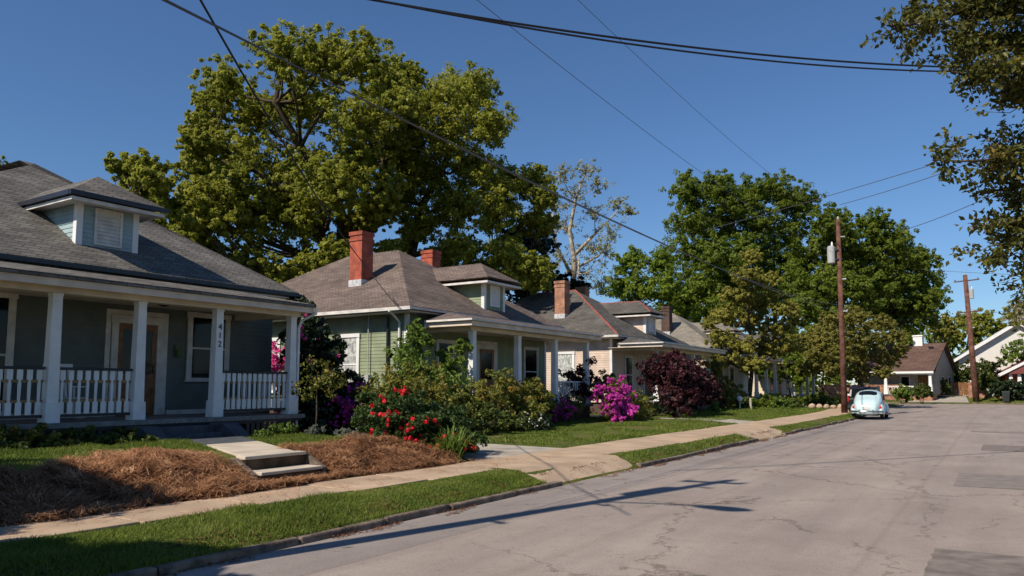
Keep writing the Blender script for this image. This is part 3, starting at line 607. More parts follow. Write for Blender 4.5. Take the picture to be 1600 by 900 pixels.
b=MB(); b.box(-16.66,-16.645,10.93,11.12,2.32,2.62); b.box(-16.645,-16.56,10.95,11.10,2.34,2.50); b.build('letter_box',M['fresh'] if False else mat('dull_green_letter_box',(.10,.12,.05),.5,.3),H)
b=MB(); b.ball((-15.7,10.0,3.50),(.17,.17,.10),14,6); b.build('ceiling_light',M['dark'],H,smooth=True)
# house number, three bronze figures down the post
def text3d(name,s,loc,rot,size,m,parent=None,ex=.004):
    c=bpy.data.curves.new(name,'FONT'); c.body=s; c.size=size; c.extrude=ex; c.align_x='CENTER'; c.align_y='CENTER'
    o=bpy.data.objects.new(name,c); col.objects.link(o); bpy.context.view_layer.update()
    me=bpy.data.meshes.new_from_object(o); bpy.data.objects.remove(o); me.name=name
    Mx=Matrix.Translation(Vector(loc))@Euler(rot).to_matrix().to_4x4(); me.transform(Mx)
    if parent: 
        V=to_local(np.array([tuple(v.co) for v in me.vertices]),parent); 
        for v,q in zip(me.vertices,V): v.co=q
    return link(name,me,m,parent)
for ch,z_ in (('4',2.93),('1',2.74),('2',2.55)): text3d('house_number',ch,(-14.497,10.60,z_),(R(90),0,R(90)),.19,M['dark'],H)
# porch steps between two sloping cheeks
b=MB(); b.box(-14.34,-14.06,8.8,10.25,.4,.80); b.box(-14.06,-13.78,8.8,10.25,.4,.66); b.box(-13.78,-13.50,8.8,10.25,.35,.56); b.build('porch_steps',M['grey_conc'],H,bevel=.015)
for a,c in ((8.42,8.79),(10.26,10.63)):
    b=MB(); b.prism([(-14.31,a,.35),(-13.42,a,.35),(-13.42,a,.60),(-13.8,a,.84),(-14.31,a,.84)],(0,c-a,0)); b.build('step_cheek',M['grey_conc'],H,bevel=.02)
b=MB(); b.tube([(-14.12,13.02,3.55),(-14.12,13.05,3.42),(-14.5,12.93,3.25),(-14.52,12.86,3.05),(-14.52,12.86,.6)],.035,8); b.build('downspout',M['white'],H)
# ======== generic square hip bungalow (the next ones along the street are its siblings)
def bungalow(name,label,Y,wallm,roofm,white='white',wins=True,chim='brick',curtain=True,porchcols=(1.4,4.1,6.7,9.3),ridge=None,dz=0.0,py0=1.2,py1=9.3,xc=-20.35,far=False,sidecol=None,chim2=True,pf=-13.5,xo=0):
    y0=Y; y1=Y+10; zE=4.15
    h=thing(name,label,'house',(-16,Y+5,.3))
    b=MB(); b.box(-25.5,-16.0,y0+.57,y1-.57,.85,4.0); clap(b,'y',y0+.57,-25.5,-16.0,.85,3.98,-1); clap(b,'x',-16.0,y0+.57,y1-.57,.85,3.98,1); b.build('wall',M[wallm],h)
    MB().box(-25.4,-16.08,y0+.65,y1-.65,.1,.85).build('foundation',M['brickd'],h)
    hiproof(-15.4,-27.2,y0,y1,zE,xc,y0+5.05,y0+5.05,7.18,M[roofm],h,ax2=-23.2)
    MB().box(-16.09,-15.965,y0+.535,y0+.66,.86,3.975).build('corner_board',M[white],h); MB().box(-16.09,-15.965,y1-.66,y1-.53,.86,3.975).build('corner_board',M[white],h)
    b=MB(); b.box(-27.1,-15.45,y0+.05,y0+.565,3.985,4.018); b.box(-15.96,-15.45,y0+.57,y1-.05,3.985,4.018); b.build('soffit',M['trim'],h)
    b=MB(); b.box(-27.1,-15.33,y0-.09,y0-.003,4.03,4.135); b.box(-15.397,-15.33,y0-.003,y1,4.05,4.115); b.build('gutter',M['trim'],h)
    # front porch
    a,c=y0+py0,y0+py1
    b=MB(); b.box(-15.97,-13.75,a-.1,c+.1,.84,.93); b.build('porch_floor',M['porchfloor'],h)
    MB().box(-15.9,-13.85,a,c,.1,.84).build('porch_base',M['brickd'],h)
    porchroof(h,pf,-15.42,a-.55,c+.5,3.72,4.10,M[roofm],1.3)
    b=MB(); b.box(pf-.07,pf-.02,a-.5,c+.45,3.50,3.648); b.box(-15.4,pf-.07,a-.5,a-.45,3.50,3.648); b.box(-14.13,-13.87,a-.05,c+.05,3.38,3.50); b.box(-15.95,-14.13,a-.05,a+.2,3.38,3.50); b.box(-15.95,pf-.07,a-.45,c+.45,3.503,3.52); b.build('porch_beam',M['cream_trim'],h)
    b=MB(); b.box(pf+.003,pf+.06,a-.6,c+.5,3.655,3.715); b.box(-15.3,pf,a-.61,a-.553,3.655,3.715); b.build('porch_gutter',M['trim'],h)
    for q in porchcols: column(h,-14.0,y0+q,.93,3.38,.11,.095,white)
    if not far:
        rr=MB().box(-14.03,-13.97,y0+porchcols[2]+.12,y0+porchcols[3]-.12,1.78,1.83).build('railing',M[white],h); MB().box(-14.03,-13.97,y0+porchcols[2]+.12,y0+porchcols[3]-.12,1.03,1.08).build('bottom_rail',M[white],rr)
        k=0; q=y0+porchcols[2]+.22
        while q<y0+porchcols[3]-.15: MB().box(-14.02,-13.98,q-.02,q+.02,1.085,1.775).build('baluster',M[white],rr); q+=.16
    # openings
    for (u0,u1) in ((y0+2.15,y0+2.95),(y0+7.75,y0+8.7)): window(h,'x',-15.982,1,u0,u1,1.35,3.1)
    doorway(h,-15.982,y0+4.55,y0+5.5,.94,3.0,True)
    for (u0,u1) in ((-19.05,-18.15),(-23.0,-22.1)): window(h,'y',y0+.552,-1,u0,u1,1.45,3.28,curtain=curtain,frame=white)
    if chim: chimney(h,-19.95,-19.35,y0+1.9,y0+2.5,4.9,7.32,M[chim])
    if chim2: chimney(h,-22.4,-21.75,y0+9.0,y0+9.6,4.5,7.95 if not far else 7.2,M[chim],False)
    dormer(h,-16.0,y0+4.92,y0+6.28,4.46,5.50,-19.6,0,wallm,wallm,roofm,white,ridge=ridge,corner=white,gut=None,ove=.5)
    if ridge:
        b=MB(); b.tube([(-15.4,y0,4.16),(xc,y0+5.05,7.19),(-23.2,y0+5.05,7.19)],.045,5); b.build('ridge_cap',M[ridge],h)
    return h
h2=bungalow('sage_house','sage green bungalow with brown roof and tall red brick chimney',18.1,'green','roof2')
b=MB(); b.tube([(-16.2,18.02,4.03),(-16.2,18.3,3.86),(-16.25,18.58,3.7),(-16.25,18.58,.5)],.04,8); b.build('downspout',M['white'],h2)
b=MB(); b.tube([(-16.75,18.58,3.9),(-16.75,18.58,.6)],.045,8); b.build('vent_pipe',M['dark'],h2)
b=MB(); b.box(-17.7,-17.45,18.44,18.6,1.6,2.0); b.tube([(-17.58,18.55,2.0),(-17.58,18.55,3.95)],.02,6); b.build('meter_box',M['galv'],h2)
h3=bungalow('peach_house','peach bungalow with charcoal roof, red ridge caps and brick chimney',33.5,'pink','roof3',chim='brick2',ridge='redridge',py0=.5,pf=-13.1)
h4=bungalow('weathered_house','bungalow with pale worn roof behind the maroon leaved tree',48.9,'tan','roof4',far=True,white='trim',chim='brickd')
h5=bungalow('cream_house','cream cottage mostly hidden behind the street trees, last before the crossing',62.8,'cream','roof3',far=True,white='trim',chim=None,chim2=False,py0=.6)
# ======== small cottage across the crossing
def cottage():
    h=thing('red_roof_cottage','tan cottage with red brown roof, white chimney and white railed porch past the crossing','house',(-8.0,87.5,.45),R(-10))
    o=MB(); L=[]
    # local coordinates: front porch faces -y, centre x=0
    def bl(mb,name,m,bevel=0):
        me=bpy.data.meshes.new(name); me.from_pydata(mb.v,[],mb.f); me.validate(); ob=link(name,me,m,h)
        return ob
    bl(MB().box(-4.2,2.35,1.9,9.3,.4,2.75),'wall',M['tan'])
    b=MB(); b.prism([(2.30,1.9,2.75),(2.30,9.3,2.75),(2.30,5.2,5.55)],(.05,0,0)); bl(b,'gable',M['tan'])
    b=MB(); v=[(-4.5,-.35,2.78),(2.75,-.35,2.78),(2.75,5.2,5.85),(-4.5,5.2,5.85),(2.75,9.6,2.9),(-4.5,9.6,2.9)]; v+=[(p[0],p[1],p[2]-.14) for p in v]
    b.add(v,[(0,1,2,3),(3,2,4,5),(6,9,8,7),(9,11,10,8),(0,6,7,1),(1,7,8,2),(2,8,10,4),(4,10,11,5),(5,11,9,3),(3,9,6,0)]); bl(b,'roof',M['roof6'])
    bl(MB().box(-4.45,2.7,-.42,-.36,2.55,2.76).box(-4.4,2.6,-.12,.12,2.42,2.6),'porch_beam',M['white'])
    bl(MB().box(-4.2,2.45,-.1,1.9,.3,.42),'porch_floor',M['porchfloor']); bl(MB().box(-4.15,2.4,0,1.85,-.4,.3),'porch_base',M['brick2'])
    for x in (-4.1,-1.9,2.3):
        b=MB(); b.taper(x,0,.42,1.4,.2,.2,.17,.17); b.taper(x,0,1.4,2.42,.14,.14,.12,.12); bl(b,'column',M['white'])
    b=MB(); b.box(-1.74,2.12,-.05,.05,1.2,1.28); b.box(-1.74,2.12,-.05,.05,.50,.58); r=bl(b,'railing',M['white'])
    for i in range(7):
        cx=-1.5+i*.55; b=MB(); pts=[(cx+.2*math.cos(t),0,.89+.30*math.sin(t)) for t in np.linspace(0,2*math.pi,15)]; b.tube(pts,.035,6); ob=bl(b,'oval_panel',M['white']); ob.parent=r
    b=MB(); b.box(-1.0,-.1,1.86,1.895,1.1,2.3); w_=bl(b,'window',M['white']); ob=bl(MB().box(-.92,-.18,1.84,1.858,1.18,2.22),'pane',M['glass']); ob.parent=w_
    bl(MB().box(.7,1.6,1.86,1.895,.45,2.4),'door',M['wood'])
    for y_ in (4,6.8):
        w_=bl(MB().box(2.36,2.39,y_,y_+.9,1.0,2.3),'window',M['trim']); ob=bl(MB().box(2.392,2.40,y_+.08,y_+.82,1.08,2.2),'pane',M['glass']); ob.parent=w_
    b=MB(); b.box(-.35,.55,4.7,5.4,5.2,6.75); b.box(-.42,.62,4.63,5.47,6.6,6.7); bl(b,'chimney',mat('white_painted_brick',(.75,.73,.7),.7,.2,.08,3))
    bl(MB().box(1.3,1.75,3.9,4.2,5.28,5.45),'roof_vent',M['dark'])
cottage()
def gable(name,label,loc,rz,wd,dp,eave,ridge,wallm,roofm,fasc='white',front=True):
    h=thing(name,label,'house',loc,rz)
    def bl(mb,nm,m):
        me=bpy.data.meshes.new(nm); me.from_pydata(mb.v,[],mb.f); me.validate(); return link(nm,me,m,h)
    a=wd/2; bl(MB().box(-a,a,0,dp,0,eave),'wall',M[wallm])
    b=MB(); b.prism([(-a,0,eave),(a,0,eave),(0,0,ridge-.1)],(0,.1,0)); bl(b,'gable',M[wallm])
    s=(ridge-eave)/a; o=.6; zl=eave-s*o; b=MB(); v=[(-a-o,-.6,zl),(0,-.6,ridge),(a+o,-.6,zl),(-a-o,dp+.5,zl),(0,dp+.5,ridge),(a+o,dp+.5,zl)]; v+=[(p[0],p[1],p[2]+.18) for p in v]
    b.add(v,[(6,7,10,9),(7,8,11,10),(0,3,4,1),(1,4,5,2),(0,1,7,6),(1,2,8,7),(3,9,10,4),(4,10,11,5),(0,6,9,3),(2,5,11,8)]); bl(b,'roof',M[roofm])
    b=MB(); n=Vector((0,-.05,0)); b.prism([(-a-o,-.605,zl-.16),(0,-.605,ridge-.16),(0,-.605,ridge+.2),(-a-o,-.605,zl+.2)],n); b.prism([(0,-.605,ridge-.16),(a+o,-.605,zl-.16),(a+o,-.605,zl+.2),(0,-.605,ridge+.2)],n); bl(b,'barge_board',M[fasc])
    for x in (-a*.5,a*.5):
        w_=bl(MB().box(x-.55,x+.55,-.05,-.005,1.0,2.5),'window',M['white']); p_=bl(MB().box(x-.45,x+.45,-.07,-.052,1.1,2.4),'pane',M['glass']); p_.parent=w_
    return h,bl
g,bl=gable('white_gable_house','large white house with broad white gable roof behind the leaning pole',(2.1,101,.6),R(6),11.6,12,4.3,8.1,'wht','wht')
g,bl=gable('porch_cottage','low cottage with red porch gable and white posts at the right edge past the crossing',(3.9,91.5,.55),R(4),6.6,9,2.5,4.3,'brick','redpaint')
b=MB()
for x in (-3.0,-2.3,2.9): b.taper(x,-2.3,.3,2.35,.2,.2,.13,.13)
bl(b,'column',M['white']); 
b=MB(); a=3.3; v=[(-3.95,-2.9,2.1),(0,-2.9,4.3),(3.95,-2.9,2.1),(-3.95,-.7,2.1),(0,-.7,4.3),(3.95,-.7,2.1)]; v+=[(p[0],p[1],p[2]+.16) for p in v]
b.add(v,[(6,7,10,9),(7,8,11,10),(0,3,4,1),(1,4,5,2),(0,1,7,6),(1,2,8,7),(3,9,10,4),(4,10,11,5),(0,6,9,3),(2,5,11,8)]); bl(b,'porch_roof',M['white'])
b=MB(); b.prism([(-3.3,-2.75,2.35),(3.3,-2.75,2.35),(0,-2.75,4.15)],(0,.08,0)); bl(b,'porch_gable',M['redpaint'])
bl(MB().box(-3.2,3.1,-2.5,-.1,.0,.3).box(-2.1,2.8,-2.45,-2.4,.55,1.15),'porch_rail',M['wht'])
# ---------------------------------------------------------------- walls and fences
def brickpier(name,label,x0,x1,y0,y1,z0,z1,m,group=None):
    o=MB().box(x0,x1,y0,y1,z0,z1).box(x0-.05,x1+.05,y0-.05,y1+.05,z1,z1+.08).build(name,M[m]); return tag(o,label,'wall',group)
brickpier('brick_wall','orange brick retaining wall between the wooden gate and the leaning pole',-2.6,.4,90.5,90.9,.2,1.9,'brick2')
f=thing('plank_gate','brown board gate closing the drive beside the red roofed cottage','gate',(-4.0,95,.6))
b=MB()
for i in range(16): b.box(-5.4+i*.22,-5.4+i*.22+.2,95,95.03,.7,2.1+.02*(i%3))
b.build('board_panel',M['wood'],f); MB().box(-5.4,-1.9,95.035,95.08,1.0,1.1).box(-5.4,-1.9,95.035,95.08,1.8,1.9).build('cross_rail',M['wood'],f)
o=MB().box(-16.5,-8.3,88.0,88.3,.2,1.75).box(-16.6,-8.2,87.95,88.35,1.75,1.85).build('brick_wall',M['brick2']); tag(o,'long low orange brick wall seen between the tree trunks past the crossing','wall')

# ---------------------------------------------------------------- large trees
def blob(lst,Z,depth,rng,layers=2,k_=1.04):
    out=[]
    for (px,py,r) in lst:
        for k in range(layers):
            dz=rng.uniform(-depth,depth); p=spot(px+rng.uniform(-.2,.2)*r,py+rng.uniform(-.2,.2)*r,Z+dz); out.append((tuple(p),r*k_*Z/FPX))
    return out
rng=random.Random(3)
oakL=[(440,92,52),(500,86,48),(560,88,46),(605,118,42),(350,135,46),(318,192,34),(405,170,56),(480,170,60),(560,185,58),(632,160,42),(620,225,46),
 (315,255,42),(375,250,56),(455,265,60),(535,280,54),(325,325,48),(395,335,56),(470,350,54),(300,385,42),(375,410,48),(440,425,42),(560,345,34),(600,300,38),(530,400,30),(300,300,24),(290,350,26),(610,400,32),(315,350,36),(300,405,34),(330,430,40),(380,440,36),(350,300,46),(430,310,50),(500,300,50),(318,222,30),(330,160,30),(560,250,50),(590,330,36),(490,410,34)]
c1=blob(oakL,42,5,rng,3,.90)
base=spot(532,470,43); base.z=.4
def W(px,py,Z): return tuple(spot(px,py,Z))
lim=[([W(540,430,43),W(545,370,43),W(520,300,43),W(470,230,42),W(430,160,41),W(440,110,41)],.42,.10),
     ([W(545,400,43),W(585,350,43.5),W(600,280,44),W(590,200,44),W(560,120,44)],.38,.08),
     ([W(530,430,43),W(500,370,42),W(460,310,41),W(390,260,40),(W(330,220,39))],.36,.08),
     ([W(525,440,43),W(480,400,44),W(420,380,45),W(340,350,45)],.28,.07)]
tree('oak_tree','huge spreading olive green oak towering behind the first two houses',base,W(530,300,43),c1,M['oak'],M['bark'],leaf=.095,nsub=90,nleaf=30,tr=.62,seed=11,limbs=lim,shell=(.15,1.2),sub=(.08,.20),twigs=6)
oakR=[(700,150,46),(742,142,38),(765,195,40),(700,215,50),(655,265,42),(742,262,42),(785,285,40),(832,288,32),(708,318,46),(772,335,42),(838,345,34),(655,352,32),(722,385,36),(790,400,40),(835,425,32),(745,430,30),(680,415,26),(850,310,22),(645,200,36),(662,165,26),(630,250,38),(622,310,36),(640,120,22)]
c2=blob(oakR,46,4.5,rng,3,.94)
lim=[([W(625,470,46),W(640,380,46),W(660,320,46),W(690,270,45.5),W(715,200,45),W(735,150,45)],.34,.08),
     ([W(645,370,46),W(700,330,46.5),W(760,290,47),W(825,295,47)],.24,.06),([W(640,400,46),W(700,385,46),W(770,390,46),W(830,420,46)],.2,.05)]
base=spot(618,480,46); base.z=.4
tree('oak_tree','second oak with forked dark limbs, right of the tallest crown over the brown roof',base,W(655,330,46),c2,M['oak'],M['bark'],leaf=.095,nsub=80,nleaf=28,tr=.45,seed=12,limbs=lim,shell=(.2,1.15),sub=(.14,.27),twigs=6)
b0=spot(215,460,36); b0.z=.4
tree('yard_tree','small olive tree showing over the grey roof, left of the huge oak',b0,W(218,300,36),blob([(185,262,24),(215,256,26),(245,280,28),(262,320,26),(225,300,34),(250,350,34),(200,320,26),(275,370,26)],36,2.5,rng),M['oak'],M['bark'],leaf=.11,nsub=28,nleaf=40,tr=.2,seed=13,shell=(.2,1.15),sub=(.15,.28),twigs=5)
b0=spot(5,460,38); b0.z=.4
tree('yard_tree','sparse twiggy tree top behind the left end of the grey roof',b0,W(8,270,38),[S3(0,252,38,12),S3(22,262,38,8),S3(50,262,38,6),S3(-20,262,38,20)],M['oak'],M['bark'],leaf=.12,nsub=5,nleaf=14,tr=.12,seed=14,twigs=5)
# pale sycamore with visible limbs
b0=spot(895,480,58); b0.z=.4
syc=[(880,272,16),(915,268,18),(935,290,18),(965,322,18),(985,330,12),(900,305,22),(870,320,20),(925,335,22),(955,355,20),(885,360,24),(920,385,24),(950,400,20),(880,405,24),(905,430,26),(940,440,22),(860,350,16)]
lim=[([W(893,470,58),W(898,410,58),W(890,360,58),W(900,310,58),W(915,270,58)],.26,.05),([W(896,400,58),W(930,365,58),W(965,330,58)],.16,.04),([W(893,430,58),W(870,385,57),W(862,330,57)],.15,.04),([W(898,420,58),W(935,400,58.5),W(960,370,59)],.12,.03)]
tree('sycamore_tree','pale airy sycamore with cream branches and sparse new leaves',b0,W(895,400,58),blob(syc,58,2.5,rng,1),M['pale'],M['barkpale'],leaf=.085,nsub=34,nleaf=13,tr=.26,seed=15,limbs=lim,shell=(.2,1.3),sub=(.15,.4),twigs=16)
b0=spot(830,480,52); b0.z=.4
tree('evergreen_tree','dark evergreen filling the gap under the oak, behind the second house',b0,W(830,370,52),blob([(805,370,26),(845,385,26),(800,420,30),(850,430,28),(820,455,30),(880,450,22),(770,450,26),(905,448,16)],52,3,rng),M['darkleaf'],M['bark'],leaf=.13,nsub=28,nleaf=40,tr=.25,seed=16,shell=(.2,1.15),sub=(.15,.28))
# big deep green trees beyond the third house
big=[('maple_tree','tall dark green tree, leftmost top of the far dark green row',[(1082,300,32),(1120,300,30),(1150,325,28),(1080,345,34),(1125,355,40),(1085,395,42),(1140,410,44),(1090,450,44),(1145,465,44),(1070,475,34)],86,'deep',21),
 ('maple_tree','dark green tree with the broad flat top, centre of the far dark green row',[(1175,305,30),(1215,300,32),(1250,318,28),(1185,350,40),(1235,360,38),(1200,410,46),(1250,410,40),(1210,465,44),(1265,460,38)],92,'deep',22),
 ('maple_tree','dark green tree right behind the first wooden pole',[(1300,345,26),(1318,372,28),(1285,385,34),(1330,410,34),(1295,440,40),(1345,455,36),(1300,490,38)],84,'deep',23),
 ('maple_tree','rounded dark green tree, last of the far dark green row on its right',[(1365,355,26),(1395,375,28),(1360,395,34),(1410,410,32),(1440,405,22),(1385,440,38),(1430,445,34),(1455,465,24),(1390,485,36),(1435,490,30)],90,'deep',24)]
for nm,lb,l,Z,m,sd in big:
    b0=spot(l[-2][0],600,Z); b0.z=.4; a,c,_=l[len(l)//2]
    tree(nm,lb,b0,tuple(spot(b0 and l[-2][0],l[4][1],Z)),blob(l,Z,5,rng,3),M[m],M['bark'],leaf=.15,nsub=60,nleaf=36,tr=.4,seed=sd,sub=(.10,.24),shell=(.15,1.2),twigs=1,group='far dark green trees')
b0=spot(1000,600,78); b0.z=.4
tree('linden_tree','bright yellow green tree behind the peach house dormer',b0,W(1000,430,78),blob([(985,410,26),(1030,410,26),(965,445,28),(1005,450,34),(1045,450,30),(980,490,32),(1030,495,34),(1065,500,26)],78,4,rng),M['lime'],M['bark'],leaf=.15,nsub=50,nleaf=32,tr=.3,seed=25,sub=(.15,.27),shell=(.2,1.12))
b0=spot(1120,600,80); b0.z=.4
tree('linden_tree','mid green tree filling the middle of the far dark row, lower and lighter',b0,W(1120,440,80),blob([(1120,400,30),(1160,385,26),(1100,440,32),(1150,430,34),(1125,480,38),(1180,470,30),(1240,440,34),(1260,480,34),(1290,450,26)],80,3,rng),leafmat('mid_green_leaves',(.08,.12,.012),(.17,.23,.026),(.22,.28,.035),.5),M['bark'],leaf=.15,nsub=54,nleaf=34,tr=.3,seed=26,sub=(.15,.27),shell=(.2,1.12))
b0=spot(1390,600,97); b0.z=.5
tree('linden_tree','yellow green tree behind the red roofed cottage chimney',b0,W(1400,450,97),blob([(1385,425,24),(1415,440,26),(1370,455,26),(1400,475,28),(1430,485,22),(1355,490,26)],97,2.5,rng),M['lime'],M['bark'],leaf=.18,nsub=28,nleaf=28,tr=.25,seed=27,sub=(.15,.27),shell=(.2,1.12))
# street trees in the lawns ahead
b0=spot(1168,640,50); b0.z=hz(b0.x,b0.y)-.03
gol=[(1175,402,16),(1165,430,22),(1195,440,22),(1150,462,24),(1190,472,26),(1222,480,20),(1135,495,24),(1172,505,28),(1215,512,26),(1240,500,14),(1120,530,22),(1155,540,26),(1200,545,26),(1235,540,20),(1130,562,20),(1175,570,20),(1110,505,12)]
tree('golden_tree','cone shaped golden green tree on the lawn before the far dark row',b0,W(1172,440,50),blob(gol,50,2.2,rng,2),M['golden'],M['bark'],leaf=.085,nsub=60,nleaf=30,tr=.17,seed=31,flat=.6,sub=(.10,.22),shell=(.2,1.2),twigs=2)
b0=spot(1240,628,60); b0.z=hz(b0.x,b0.y)-.03
tree('young_tree','low bright green tree in front of the cream cottage',b0,W(1225,575,60),blob([(1205,562,20),(1235,558,22),(1262,565,18),(1190,580,14),(1225,580,18),(1250,585,16)],60,1.6,rng),M['lime'],M['bark'],leaf=.11,nsub=26,nleaf=26,tr=.08,seed=32,sub=(.15,.28),shell=(.2,1.2))
b0=spot(1350,640,58); b0.z=hz(b0.x,b0.y)-.03
oli=[(1300,500,20),(1335,495,22),(1370,505,22),(1290,525,24),(1325,525,26),(1362,530,26),(1398,528,18),(1275,550,22),(1310,555,24),(1350,560,24),(1390,560,20),(1262,575,16),(1300,580,18),(1345,585,16),(1378,582,14),(1408,545,10)]
tree('olive_brown_tree','broad olive brown tree behind the first pole and the small car',b0,W(1335,530,58),blob(oli,58,2.4,rng,2),M['olive'],M['bark'],leaf=.085,nsub=60,nleaf=26,tr=.15,seed=33,flat=.65,sub=(.10,.22),shell=(.2,1.2),twigs=2)
b0=spot(1290,635,66); b0.z=hz(b0.x,b0.y)-.03
tree('olive_brown_tree','smaller olive brown tree left of the first pole, over the hedges',b0,W(1285,540,66),blob([(1265,530,20),(1290,515,20),(1255,555,18),(1285,560,20),(1310,545,18)],66,2,rng,2),M['olive'],M['bark'],leaf=.12,nsub=28,nleaf=24,tr=.11,seed=34,flat=.65,sub=(.15,.28),shell=(.2,1.2))
# distant low trees past the crossing
far=[('low round tree far behind the leaning pole, lowest on the left of the gap',[(1460,508,14),(1485,505,16),(1475,525,18)],140),
     ('wide olive tree far behind the leaning pole, between the two roofs',[(1510,500,16),(1540,497,18),(1530,520,20),(1495,528,18),(1565,512,18)],150),
     ('olive tree top far off at the right edge above the white gable',[(1590,492,16),(1610,485,22),(1600,515,20),(1630,510,24)],135)]
for i,(lb,l,Z) in enumerate(far):
    b0=spot(l[0][0],600,Z); b0.z=.5
    tree('distant_tree',lb,b0,W(l[0][0],l[0][1]+8,Z),blob(l,Z,3,rng),M['golden'] if i!=1 else M['oak'],M['bark'],leaf=.28,nsub=26,nleaf=24,tr=.25,seed=41+i,sub=(.15,.28),shell=(.2,1.15),twigs=0,group='distant trees past the crossing')
b0=spot(1590,600,120); b0.z=.5
tree('bare_tree','grey leafless twiggy tree at the right edge beyond the crossing',b0,W(1590,500,120),blob([(1588,478,14),(1600,470,14),(1575,500,12),(1600,495,14)],120,2,rng,1),M['barkpale'],M['barkpale'],leaf=.12,nsub=12,nleaf=14,tr=.2,seed=45,twigs=10)
wood_cl=[]
for i in range(60):
    x=-190+i*6.6; y=175+rng.uniform(-12,12); r=rng.uniform(5,7.5); wood_cl.append(((x,y,rng.uniform(5,11.0)),r)); wood_cl.append(((x+3,y-6,rng.uniform(2,5.0)),r))
P_,N_,_s=clumps(wood_cl,14,40,np.random.default_rng(5),(.25,.4),.9); V_,F_=leaves_at(P_,N_,.55,np.random.default_rng(6),.7,.5); tag(npmesh('far_woodland',V_,F_,M['deep']),'dark belt of woodland closing the view beyond the houses','woodland',kind='stuff')
# trees just outside the frame that shade the bank and verge
tree('shade_tree','small leafy tree on the bank beside the camera, shading the pine straw',(-10.6,-1.6,.4),(-10.5,-1.4,4.4),[((-10.3,-.5,4.6),1.15),((-11.4,-.3,4.5),1.15),((-9.9,-1.3,4.2),1.0),((-12.4,-.4,4.6),1.2)],M['oak'],M['bark'],leaf=.10,nsub=26,nleaf=170,tr=.12,seed=51)
tree('shade_tree','slim street tree on the verge behind the near pole',(-7.1,-2.6,.1),(-7.0,-2.4,4.6),[((-7.6,-1.4,4.6),.8),((-6.9,-1.1,4.3),.7),((-8.3,-1.5,4.4),.7),((-7.5,-2.2,4.9),.8)],M['oak'],M['bark'],leaf=.10,nsub=24,nleaf=150,tr=.09,seed=52)
